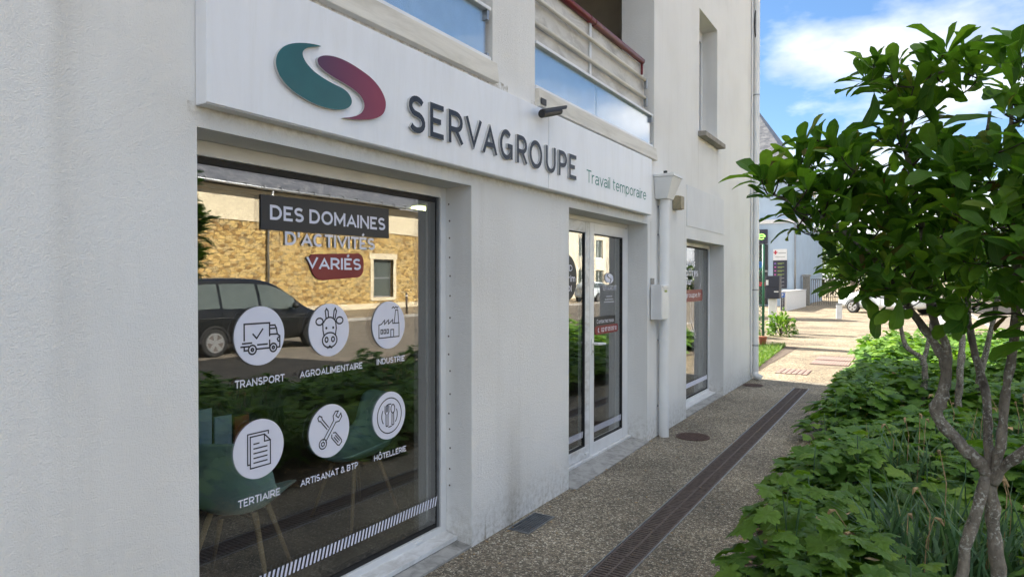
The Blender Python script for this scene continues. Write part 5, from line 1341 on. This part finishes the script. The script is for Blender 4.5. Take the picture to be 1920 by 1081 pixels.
# ------------------------------------------------------------------ vehicles
def car(name, loc, rz, paint, label, length=4.5, height=1.75, width=1.82):
    """local frame: +y is the front, wheels on z=0; lofted body, side glass, wheels"""
    t = thing(name, loc, label, 'car'); t.rotation_euler = (0, 0, rz)
    L = length / 2; hw = width / 2
    # stations along the car: y, sill z, belt z, top z, half width at belt, half width at top
    S = [(-L, .45, .80, 1.02, .70, .56), (-L + .05, .32, .90, 1.25, .80, .60), (-L + .28, .26, 1.02, height - .10, hw - .03, .60), (-L + .75, .24, 1.03, height - .015, hw, .62), (-L + 1.6, .22, 1.01, height, hw, .63),
         (-L + 2.35, .22, .99, height - .03, hw, .63), (-L + 2.75, .22, .97, height - .15, hw, .62), (-L + 3.15, .22, .96, height - .42, hw, .64), (-L + 3.55, .23, .94, 1.02, hw - .02, .70), (-L + 4.0, .25, .84, .90, hw - .05, .64), (-L + 4.35, .30, .70, .77, hw - .16, .52), (L, .36, .60, .64, .55, .40)]
    ring = []
    for (y, zs, zb, zt, wb_, wt) in S:
        h = [(wb_ * .82, zs), (wb_ * .97, zs + .10), (wb_, zs + (zb - zs) * .55), (wb_ * .985, zb), (wt + (wb_ * .985 - wt) * .25, zb + (zt - zb) * .70), (wt, zt - .02), (wt * .55, zt + .018)]
        ring.append([(x, y, z) for x, z in h] + [(0, y, zt + .025)] + [(-x, y, z) for x, z in h[::-1]])
    V = [p for r in ring for p in r]; n = len(ring[0]); F = []
    for i in range(len(S) - 1):
        for k in range(n - 1): F.append((i * n + k, i * n + k + 1, (i + 1) * n + k + 1, (i + 1) * n + k))
        F.append((i * n + n - 1, i * n, (i + 1) * n, (i + 1) * n + n - 1))
    F.append(tuple(range(n))); F.append(tuple((len(S) - 1) * n + k for k in range(n - 1, -1, -1)))
    W = lambda P: [(p[0] + loc[0], p[1] + loc[1], p[2] + loc[2]) for p in P]
    b = MB().add(W(V), F).build('body', paint, t, smooth=True)
    sm = b.modifiers.new('smooth', 'SUBSURF'); sm.levels = 1; sm.render_levels = 2
    def station(y):
        for a, c in zip(S[:-1], S[1:]):
            if a[0] <= y <= c[0]:
                q = (y - a[0]) / (c[0] - a[0]); return [a[i] * (1 - q) + c[i] * q for i in range(6)]
    for sx in (-1, 1):
        for ys in (-L + 1.02, -L + 2.02, -L + 3.10):          # door gaps
            s_ = station(ys); sm_ = MB(); q = [(s_[4] * .97, s_[1] + .12), (s_[4], s_[1] + (s_[2] - s_[1]) * .55), (s_[4] * .985, s_[2])]
            sm_.tube(W([(sx * (x + .004), ys, z) for x, z in q]), .006, 5, False); sm_.build('door_gap', M['black'], t)
        cr2 = MB(); cr2.tube(W([(sx * (station(y)[4] * .99 + .006), y, station(y)[2] - .17) for y in [-L + .5 + k * .4 for k in range(9)]]), .010, 6, False); cr2.build('crease_shade', M['black'], t)  # shade of the body crease, drawn as a black strip
        for (ya, yb) in ((-L + .30, -L + .98), (-L + 1.05, -L + 1.98), (-L + 2.06, -L + 3.12)):
            pts = []; m = 8
            for k in range(m + 1):
                y = ya + (yb - ya) * k / m; s_ = station(y)
                zb, zt, wb_, wt = s_[2], s_[3], s_[4], s_[5]
                lo = zb + .035; hi = max(lo + .02, zb + (zt - zb) * .82)
                wx = lambda z: wt + (wb_ * .985 - wt) * (1 - min(1, max(0, (z - zb) / (zt - zb)))) * (.9)
                pts.append(((sx * (wx(lo) + .014), y, lo), (sx * (wx(hi) + .022), y, hi)))
            VV = [p for pr in pts for p in pr]; FF = [(2 * k, 2 * k + 2, 2 * k + 3, 2 * k + 1) for k in range(m)]
            MB().add(W(VV), FF).build('side_window', M['carglass'], t)
        mr_ = MB(); mr_.tube(W([(sx * (hw - .02), -L + 2.95, 1.05), (sx * (hw + .10), -L + 2.93, 1.09), (sx * (hw + .20), -L + 2.92, 1.10)]), [.03, .09, .07], 8); mr_.build('mirror', M['black'], t, smooth=True)
        for y in (-L + .82, L - .88):
            wh = thing_part('wheel', t)
            MB().tube(W([(sx * (hw - .20), y, .32), (sx * (hw - .17), y, .32), (sx * (hw - .02), y, .32), (sx * (hw + .005), y, .32)]), [.30, .325, .325, .30], 28).build('tyre', M['tyre'], wh, smooth=False)
            MB().tube(W([(sx * (hw - .0), y, .32), (sx * (hw + .010), y, .32)]), [.215, .205], 24).build('rim', M['iron'], wh)
            sp = MB()
            for k in range(5):
                a = 2 * math.pi * k / 5 + .3; c, s_ = math.cos(a), math.sin(a)
                q = [(.03, -.035), (.21, -.055), (.21, .055), (.03, .035)]
                sp.add(W([(sx * (hw + .018), y + u * c - v * s_, .32 + u * s_ + v * c) for u, v in q]), [(0, 1, 2, 3)])
            sp.tube(W([(sx * (hw + .008), y, .32), (sx * (hw + .024), y, .32)]), [.06, .05], 12)
            nr = 24
            sp.add(W([(sx * (hw + .016), y + r * math.cos(2 * math.pi * k / nr), .32 + r * math.sin(2 * math.pi * k / nr)) for r in (.19, .222) for k in range(nr)]), [(k, (k + 1) % nr, (k + 1) % nr + nr, k + nr) for k in range(nr)])
            sp.build('spokes', M['alloy'], wh)
            nr = 20; r0, r1 = .335, .385
            MB().add(W([(sx * (hw + .006), y + r * math.cos(math.pi * k / nr), .32 + r * math.sin(math.pi * k / nr)) for r in (r0, r1) for k in range(nr + 1)]), [(k, k + 1, k + nr + 2, k + nr + 1) for k in range(nr)]).build('wheel_arch', M['black'], t)
        MB().add(W([(sx * .62, L - .12, .62), (sx * .80, L - .26, .66), (sx * .80, L - .34, .76), (sx * .58, L - .22, .74)]), [(0, 1, 2, 3)]).build('headlight', M['alloy'], t)
        MB().box(loc[0] + min(sx * hw, sx * (hw + .012)), loc[0] + max(sx * hw, sx * (hw + .012)), loc[1] - .35, loc[1] - .17, loc[2] + .86, loc[2] + .89).build('door_handle', paint, t)
    return t
def thing_part(name, parent):
    o = bpy.data.objects.new(name, None); COL.objects.link(o); o.parent = parent; ORG[o] = ORG[parent]; o.empty_display_size = .05
    return o
car('parked_car', (11.35, 10.2, -.08), 0, M['carpaint'], 'dark grey car parked across the street, mirrored in the big shop window')
car('parked_car', (1.15, 37.4, 0), math.radians(62), M['palecar'], 'pale car with alloy wheels half hidden behind the magnolia leaves', 4.3, 1.55, 1.76)
car('parked_car', (18.9, 47.5, .02), 0, M['palecar'], 'pale car parked by the cream house, mirrored in the glass door', 4.3, 1.55, 1.76)
car('parked_car', (18.9, 55.5, .02), 0, M['carpaint'], 'second dark car by the cream house, mirrored in the glass door', 4.3, 1.5, 1.76)

# ------------------------------------------------------------------ old stone house across the street
sh = thing('stone_house', (28, 22, 0), 'ochre stone house with slate roof across the street, mirrored in the shop window', 'house')
XH = 24.0
wb = MB()
def facade_minus_x(mb, openings, y0, y1, z0, z1, xf, depth):
    ys = sorted({y0, y1, *[v for o in openings for v in o[:2]]}); zs = sorted({z0, z1, *[v for o in openings for v in o[2:]]})
    ins = lambda y, z: any(o[0] < y < o[1] and o[2] < z < o[3] for o in openings)
    for a, b in zip(ys[:-1], ys[1:]):
        for c, d in zip(zs[:-1], zs[1:]):
            if not ins((a + b) / 2, (c + d) / 2): mb.add([(xf, a, c), (xf, a, d), (xf, b, d), (xf, b, c)], [(0, 1, 2, 3)])
    for (a, b, c, d) in openings:
        mb.add([(xf, a, c), (xf + depth, a, c), (xf + depth, a, d), (xf, a, d)], [(0, 1, 2, 3)]); mb.add([(xf, b, c), (xf + depth, b, c), (xf + depth, b, d), (xf, b, d)], [(3, 2, 1, 0)])
        mb.add([(xf, a, d), (xf, b, d), (xf + depth, b, d), (xf + depth, a, d)], [(0, 1, 2, 3)]); mb.add([(xf, a, c), (xf, b, c), (xf + depth, b, c), (xf + depth, a, c)], [(3, 2, 1, 0)])
OPS = [(27.9, 29.55, .66, 2.9), (12.2, 13.6, .66, 2.9), (33.5, 34.6, .05, 2.6)]
facade_minus_x(wb, OPS, 6, 38, 0, 4.42, XH, .35)
wb.add([(XH, 6, 0), (XH + 8, 6, 0), (XH + 8, 6, 6), (XH, 6, 6)], [(0, 1, 2, 3)]); wb.add([(XH, 38, 0), (XH + 8, 38, 0), (XH + 8, 38, 6), (XH, 38, 6)], [(3, 2, 1, 0)])
wb.build('wall', M['rubble'], sh)
MB().box(XH - .05, XH + .3, 5.95, 38.05, 4.425, 5.72).build('eaves_band', M['ashlar'], sh)
MB().box(XH - .10, XH + .3, 5.9, 38.1, 5.725, 5.95).build('cornice', M['creamwall'], sh)
MB().box(XH - .09, XH + .1, 6, 38, .0, .32).build('plinth', M['ashlar'], sh)
rf = MB().hexa([(XH - .45, 5.7, 5.96), (XH + 4.2, 5.7, 9.6), (XH + 4.2, 38.3, 9.6), (XH - .45, 38.3, 5.96)], [(XH - .45, 5.7, 6.08), (XH + 4.2, 5.7, 9.72), (XH + 4.2, 38.3, 9.72), (XH - .45, 38.3, 6.08)])
rf.hexa([(XH + 4.21, 5.7, 9.6), (XH + 8.6, 5.7, 6.0), (XH + 8.6, 38.3, 6.0), (XH + 4.21, 38.3, 9.6)], [(XH + 4.21, 5.7, 9.72), (XH + 8.6, 5.7, 6.12), (XH + 8.6, 38.3, 6.12), (XH + 4.21, 38.3, 9.72)]); rf.build('roof', M['slate'], sh)
MB().tube([(XH - .55, 5.7, 6.02), (XH - .55, 38.3, 6.02)], .075, 10).build('gutter', M['zinc'], sh, smooth=True)
gbk = MB()
for k in range(33): gbk.box(XH - .66, XH - .40, 6 + k, 6.04 + k, 5.92, 6.16)
gbk.build('gutter_brackets', M['zinc'], sh)
MB().tube([(XH - .12, 20.6, .3), (XH - .12, 20.6, 4.35), (XH - .2, 20.6, 4.6), (XH - .52, 20.6, 5.95)], .06, 10).build('downpipe', M['zinc'], sh, smooth=True)
for (a, b, c, d) in OPS[:2]:
    q = MB(); q.box(XH - .03, XH + .06, a - .25, a, c - .1, d + .0); q.box(XH - .03, XH + .06, b, b + .25, c - .1, d); q.box(XH - .03, XH + .06, a - .35, b + .35, d + .002, d + .34); q.box(XH - .05, XH + .1, a - .2, b + .2, c - .18, c - .002)
    q.build('window_surround', M['ashlar'], sh)
    wf = MB(); wf.box(XH + .18, XH + .24, a, a + .08, c, d); wf.box(XH + .18, XH + .24, b - .08, b, c, d); wf.box(XH + .18, XH + .24, a + .08, b - .08, c, c + .08); wf.box(XH + .18, XH + .24, a + .08, b - .08, d - .08, d); wf.box(XH + .18, XH + .24, a + .08, b - .08, (c + d) / 2 - .05, (c + d) / 2 + .05)
    w_ = wf.build('window', M['zinc'], sh)
    MB().box(XH + .21, XH + .22, a + .08, b - .08, c + .08, d - .08).build('pane', M['carglass'], w_)
MB().box(XH + .2, XH + .26, 33.5, 34.6, .05, 2.6).build('door', M['navypanel'], sh)

# ------------------------------------------------------------------ cream house further along the street
ch_ = thing('cream_house', (28, 62, 0), 'cream two-storey house with dark windows, mirrored in the glass door', 'house')
OP2 = []
for k in range(11):
    y = 43 + k * 4.0
    OP2 += [(y, y + 1.7, 3.9, 5.7), (y, y + 1.9, .9, 2.7)]
wb = MB(); facade_minus_x(wb, OP2, 41, 87, 0, 6.9, XH, .3)
wb.add([(XH, 41, 0), (XH + 8, 41, 0), (XH + 8, 41, 6.9), (XH, 41, 6.9)], [(0, 1, 2, 3)]); wb.add([(XH, 87, 0), (XH + 8, 87, 0), (XH + 8, 87, 6.9), (XH, 87, 6.9)], [(3, 2, 1, 0)]); wb.build('wall', M['creamwall'], ch_)
MB().hexa([(XH - .4, 40.8, 6.9), (XH + 4.2, 40.8, 10.2), (XH + 4.2, 87.2, 10.2), (XH - .4, 87.2, 6.9)], [(XH - .4, 40.8, 7.0), (XH + 4.2, 40.8, 10.3), (XH + 4.2, 87.2, 10.3), (XH - .4, 87.2, 7.0)]).build('roof', M['slate'], ch_)
for (a, b, c, d) in OP2:
    wf = MB(); wf.box(XH + .14, XH + .2, a, a + .07, c, d); wf.box(XH + .14, XH + .2, b - .07, b, c, d); wf.box(XH + .14, XH + .2, a + .07, b - .07, c, c + .07); wf.box(XH + .14, XH + .2, a + .07, b - .07, d - .07, d); wf.box(XH + .14, XH + .2, (a + b) / 2 - .04, (a + b) / 2 + .04, c + .07, d - .07)
    w_ = wf.build('window', M['frame'], ch_)
    MB().box(XH + .165, XH + .17, a + .07, b - .07, c + .07, d - .07).build('pane', M['carglass'], w_)
for (y, lb) in ((24.1, 'dark bollard in front of the stone house, mirrored in the shop window'), (38.0, 'dark bollard in front of the cream house')):
    bo = thing('bollard', (18.2, y, .02), lb, 'bollard')
    MB().tube([(18.2, y, .02), (18.2, y, 1.0), (18.2, y, 1.05)], [.055, .055, .035], 12).build('post', M['iron'], bo, smooth=True)
    MB().tube([(18.2, y, .86), (18.2, y, .93)], .058, 12).build('band', M['frame'], bo)

# ------------------------------------------------------------------ fence, post box and shrub past the corner
fn = thing('chain_link_fence', (-1.15, 18.2, 0), 'green chain-link fence with corner post past the building', 'fence')
MB().tube([(-1.14, 18.2, 0), (-1.14, 18.2, 2.58)], .035, 10).build('post', M['greenpost'], fn, smooth=True)
MB().tube([(-1.14, 18.2, 2.0), (-2.3, 18.4, .1)], .024, 8).build('brace', M['greenpost'], fn, smooth=True)
for x in (-3.2, -5.3): MB().tube([(x, 18.2 - (x + 1.14) * .12, 0), (x, 18.2 - (x + 1.14) * .12, 2.5)], .03, 10).build('post', M['greenpost'], fn, smooth=True)
wm = MB(); fx = lambda s: (-1.14 - s, 18.2 + s * .12)
def wire(s0, z0, s1, z1, w_=.008):
    a, b = fx(s0), fx(s1); wm.add([(a[0], a[1], z0 - w_), (b[0], b[1], z1 - w_), (b[0], b[1], z1 + w_), (a[0], a[1], z0 + w_)], [(0, 1, 2, 3)])
zt, zb, ln = 2.4, .06, 4.6; hh = zt - zb; p_ = .075
k = -hh
while k < ln:
    s0, s1 = max(0, k), min(ln, k + hh)
    if s1 > s0: wire(s0, zb + (s0 - k), s1, zb + (s1 - k)); wire(s0, zt - (s0 - k), s1, zt - (s1 - k))
    k += p_ * 1.4
for z in (zb, 1.2, zt): wire(0, z, ln, z, .005)
wm.build('wire_mesh', M['greenpost'], fn)
pb_ = thing('post_box', (-1.50, 21.6, 0), 'dark grey parcel and letter box on a concrete post', 'letter box')
MB().box(-1.60, -1.38, 21.5, 21.72, 0, 1.06).build('post', M['whitewall'], pb_, bevel=.01)
MB().box(-1.67, -1.27, 21.40, 21.80, 1.065, 1.77).build('box_body', M['navypanel'], pb_, bevel=.01)
MB().box(-1.66, -1.28, 21.385, 21.399, 1.42, 1.75).build('upper_door', M['navypanel'], pb_, bevel=.004)
MB().box(-1.66, -1.28, 21.385, 21.399, 1.08, 1.40).build('lower_door', M['navypanel'], pb_, bevel=.004)
MB().box(-1.655, -1.585, 21.378, 21.384, 1.48, 1.64).build('label_plate', M['frame'], pb_)
MB().box(-1.42, -1.29, 21.378, 21.384, 1.26, 1.295).build('name_plate', M['frame'], pb_)

def bush(name, x, y, rx, h, n, label, mat, s=.07, seed=0):
    rg = np.random.default_rng(seed); t = thing(name, (x, y, 0), label, 'shrub')
    st_ = MB()
    for k in range(9):
        a = rg.uniform(0, 6.28); st_.tube([(x, y, 0), (x + rx * .5 * math.cos(a), y + rx * .5 * math.sin(a), h * .5), (x + rx * .8 * math.cos(a), y + rx * .8 * math.sin(a), h * .85)], [.012, .008, .004], 5, False)
    st_.build('stems', M['twig'], t)
    d = rg.normal(size=(n, 3)); d /= np.linalg.norm(d, axis=1, keepdims=True); d[:, 2] = np.abs(d[:, 2])
    r = rg.uniform(.35, 1, n) ** .5
    P = np.array([x, y, .03]) + d * r[:, None] * np.array([rx, rx, h]) * (1 + .2 * np.sin(d[:, :1] * 9))
    V, F = scatter(LV, LF, P, frames(d + rg.normal(0, .5, (n, 3)), rg.normal(0, .4, (n, 3)) + [0, 0, 1]), rg.uniform(.6, 1.3, n) * s)
    o = big_mesh('foliage', V, F, mat, t); o['kind'] = 'stuff'
bush('shrub', -1.05, 20.3, .36, .62, 520, 'small bright green shrub at the foot of the dark letter box', M['lobed'], .13, 2)
bush('shrub', -1.9, 19.4, .5, .8, 500, 'dark green shrub behind the chain-link fence', M['magnolia'], .12, 3)
# clay pot and black hose end in the grass by the fence
tp = thing('flower_pot', (-.98, 17.3, 0), 'small terracotta pot in the grass by the fence post', 'pot')
MB().tube([(-1.0, 17.4, 0), (-1.0, 17.4, .16), (-1.0, 17.4, .20)], [.07, .10, .11], 14).build('pot', plain('terracotta', (.35, .13, .07), .85), tp, smooth=True)

# ------------------------------------------------------------------ pale blue pharmacy building
ph = thing('pharmacy_building', (-12, 48, 0), 'pale blue building with slate hip roof and green lit sign', 'building')
YB = 45.0
pw = MB(); pw.box(-26, -4.15, YB, YB + 14, 0, 5.35); pw.build('wall', M['bluewall'], ph)
MB().box(-26, -4.05, YB - .08, YB + 14.1, 5.355, 5.6).build('cornice', M['whitewall'], ph)
MB().box(-26, -4.75, YB + .4, YB + 13.6, 5.605, 8.5).build('upper_wall', M['bluewall'], ph)
MB().box(-26.1, -4.6, YB + .25, YB + 13.8, 8.505, 9.05).build('eaves', M['creamwall'], ph)
hr_ = MB(); hr_.add([(-26.3, YB, 9.06), (-4.4, YB, 9.06), (-4.4, YB + 14, 9.06), (-26.3, YB + 14, 9.06), (-21, YB + 7, 17.0), (-9.5, YB + 7, 17.0)], [(0, 1, 5, 4), (1, 2, 5), (2, 3, 4, 5), (3, 0, 4), (3, 2, 1, 0)]); hr_.build('roof', M['slate'], ph)
MB().box(-26, -4.4, YB - .06, YB + .02, 9.0, 9.10).build('gutter', M['zinc'], ph)
MB().box(-14, -5.85, YB - .10, YB - .005, .1, 3.98).build('shopfront', M['shopdark'], ph)
for x in (-7.4, -6.5): MB().box(x - .04, x + .04, YB - .13, YB - .101, .1, 3.98).build('mullion', M['zinc'], ph)
MB().box(-7.5, -5.86, YB - .128, YB - .104, 2.2, 2.32).build('transom', M['zinc'], ph)
MB().box(-7.4, -6.0, YB - .108, YB - .102, 1.28, 1.55).build('poster', M['redprint'], ph)
MB().box(-7.4, -6.2, YB - .108, YB - .102, 2.45, 2.9).build('poster', M['blueprint'], ph)
sgp = MB().box(-13, -5.86, YB - .22, YB - .105, 4.04, 4.98).build('sign_box', M['navypanel'], ph)
def text_front(s, wgt, x0, x1, z0, z1, y, mat, parent, name='lettering'):
    mb = MB()
    for k, (l, r, w_) in enumerate(text_faces(s, wgt, x0, x1, z0, z1)):
        n = len(l); yy = y - k * .0005
        mb.add([(p[0], yy, p[1]) for p in l] + [(p[0], yy, p[1]) for p in r], [(n + i, n + i + 1, i + 1, i) for i in range(n - 1)])
    return mb.build(name, mat, parent)
text_front('pharmacie', .10, -10.3, -5.98, 4.2, 4.85, YB - .225, M['greenled'], ph)
MB().tube([(-4.2, YB - .08, 0), (-4.2, YB - .08, 5.3)], .06, 8).build('downpipe', M['zinc'], ph, smooth=True)
# directory board on its wall
db = thing('directory_board', (-5.1, YB - .05, 1.15), 'tall white and dark directory board on the blue wall', 'sign')
MB().box(-5.53, -4.69, YB - .07, YB - .01, 1.15, 2.95).build('lower_panel', M['navypanel'], db)
MB().box(-5.53, -4.69, YB - .07, YB - .01, 2.955, 3.68).build('upper_panel', M['frame'], db)
cr_ = MB(); cr_.box(-5.50, -5.26, YB - .085, YB - .071, 3.42, 3.50); cr_.box(-5.42, -5.34, YB - .086, YB - .072, 3.33, 3.59); cr_.build('cross', M['redprint'], db)
rw = MB(); rw.box(-5.2, -4.75, YB - .08, YB - .071, 3.40, 3.44); rw.box(-5.4, -4.8, YB - .08, YB - .071, 3.16, 3.19); rw.build('print_line', M['zinc'], db)
for k in range(7):
    z = 2.75 - k * .24
    if k < 4: MB().box(-5.45, -5.34, YB - .08, YB - .071, z - .05, z + .05).build('pictogram', M[('purple', 'pink', 'pink', 'pink')[k]], db)
    MB().box(-5.25, -4.85, YB - .08, YB - .071, z, z + .035).build('print_line', M['lime'] if k < 4 else M['zinc'], db)
    MB().box(-5.25, -4.98, YB - .08, YB - .071, z - .05, z - .025).build('print_line', M['lime'] if k < 4 else M['zinc'], db)
# low wall with parking sign on its end
lw = thing('low_wall', (-3.68, 41, 0), 'low white garden wall running towards the blue building', 'wall')
MB().box(-3.84, -3.52, 37.3, 44.7, 0, 1.04).build('wall_body', M['whitewall'], lw); MB().box(-3.87, -3.49, 37.26, 44.7, 1.045, 1.09).build('coping', M['whitewall'], lw)
ps = thing('parking_sign', (-3.68, 37.25, .02), 'narrow blue and black parking sign on the end of the low wall', 'sign')
MB().box(-3.80, -3.60, 37.23, 37.255, .74, .98).build('blue_panel', M['blueprint'], ps); MB().box(-3.79, -3.61, 37.235, 37.255, .03, .735).build('black_panel', M['navypanel'], ps)
text_front('P', .2, -3.745, -3.665, .78, .94, 37.226, M['frame'], ps)
for k, c in enumerate('PHARMACIE'): text_front(c, .2, -3.73, -3.67, .665 - k * .075, .715 - k * .075, 37.231, M['frame'], ps)
# stone gate pillar and dark gate
gpil = thing('gate_pillar', (-4.2, 46, 0), 'rough stone gate pillar right of the blue building', 'pillar')
MB().box(-4.02, -3.62, 47, 47.4, 0, 1.9).build('shaft', M['stone_sill'], gpil, bevel=.02); MB().box(-4.08, -3.56, 46.94, 47.46, 1.905, 2.05).build('cap', M['concrete'], gpil, bevel=.02)
gt = thing('iron_gate', (-2.9, 47.2, 0), 'dark metal gate beside the stone pillar', 'gate')
for k in range(12): MB().box(-3.55 + k * .13, -3.52 + k * .13, 47.2, 47.23, .05, 1.7).build('bar', M['iron'], gt)
MB().box(-3.56, -2.05, 47.19, 47.24, 1.70, 1.75).build('rail', M['iron'], gt)
wp = thing('marker_post', (-.44, 30.8, 0), 'short white marker post standing on the sunlit path', 'post')
MB().box(-.54, -.32, 30.7, 30.9, 0, .60).build('post', M['whitewall'], wp, bevel=.02); MB().box(-.55, -.31, 30.69, 30.91, .605, .66).build('cap', M['zinc'], wp)
# hidden wall and block, added so their ends throw shadow bars across the path
nw = thing('unseen_shadow_wall', (-6, 16.9, 0), 'unseen wall added behind the building to throw a shadow bar', 'wall')
MB().box(-9, -2.4, 17.2, 17.6, 0, 3.2).build('wall_body', M['whitewall'], nw); MB().box(-9.05, -2.35, 17.15, 17.65, 3.205, 3.28).build('coping', M['concrete'], nw)
nh = thing('shadowblock', (-8, 31, 0), 'slate-roofed outbuilding added out of view to throw a shadow bar', 'building')
MB().box(-13, -8.5, 30.0, 32.2, 0, 6.2).build('wall', M['whitewall'], nh)
MB().hexa([(-13.2, 29.8, 6.205), (-8.3, 29.8, 6.205), (-8.3, 32.4, 6.205), (-13.2, 32.4, 6.205)], [(-13, 31, 7.6), (-8.5, 31, 7.6), (-8.5, 31.1, 7.6), (-13, 31.1, 7.6)]).build('roof', M['slate'], nh)

# ------------------------------------------------------------------ trees at the end of the street
def far_tree(x, y, h, r, label, seed):
    rg = np.random.default_rng(seed); t = thing('street_tree', (x, y, 0), label, 'tree', 'trees at the end of the street')
    tr_ = MB(); tr_.tube([(x, y, 0), (x + .1, y, h * .3), (x, y + .1, h * .55)], [.22, .17, .10], 8)
    for k in range(6):
        a = k * 1.05; tr_.tube([(x, y, h * .4), (x + r * .4 * math.cos(a), y + r * .4 * math.sin(a), h * .62), (x + r * .7 * math.cos(a), y + r * .7 * math.sin(a), h * .78)], [.09, .06, .03], 6, False)
    tr_.build('trunk', M['bark'], t, smooth=True)
    P = []
    for k in range(26):
        d = rg.normal(size=3); d /= np.linalg.norm(d); c = np.array([x, y, h * .66]) + d * np.array([r, r, h * .32]) * rg.uniform(.4, 1)
        P.append(c + rg.normal(0, 1, (70, 3)) * r * .17)
    P = np.concatenate(P); n = len(P)
    V, F = scatter(LV, LF, P, frames(rg.normal(size=(n, 3)), rg.normal(0, .6, (n, 3)) + [0, 0, 1]), rg.uniform(.25, .5, n))
    o = big_mesh('crown', V, F, M['farleaf'], t)
for k, (x, y, h, r) in enumerate([(-2.2, 62, 6.5, 2.6), (1.6, 66, 7.2, 3.0), (5.5, 60, 6.2, 2.7), (9.5, 66, 7.0, 3.0), (-6.0, 70, 7.5, 3.0), (14, 70, 7.0, 3.2)]):
    far_tree(x, y, h, r, ['round street tree just right of the gate pillar', 'broad street tree behind the pale car', 'street tree behind the magnolia crown', 'far street tree at the right, behind the magnolia', 'tree rising behind the blue building', 'farthest tree at the right edge'][k], 60 + k)
hd_ = MB()
hedge_P = []
rg = np.random.default_rng(77)
n = 5200
P = np.stack([rg.uniform(-8, 30, n), 74 + rg.normal(0, .7, n), rg.uniform(0, 1, n) ** .7 * 3.2], 1)
V, F = scatter(LV, LF, P, frames(rg.normal(size=(n, 3)), rg.normal(0, .6, (n, 3)) + [0, 0, 1]), rg.uniform(.4, .8, n))
o = big_mesh('hedge', V, F, M['farleaf']); tag(o, 'long green hedge closing the end of the street', 'hedge', kind='stuff')
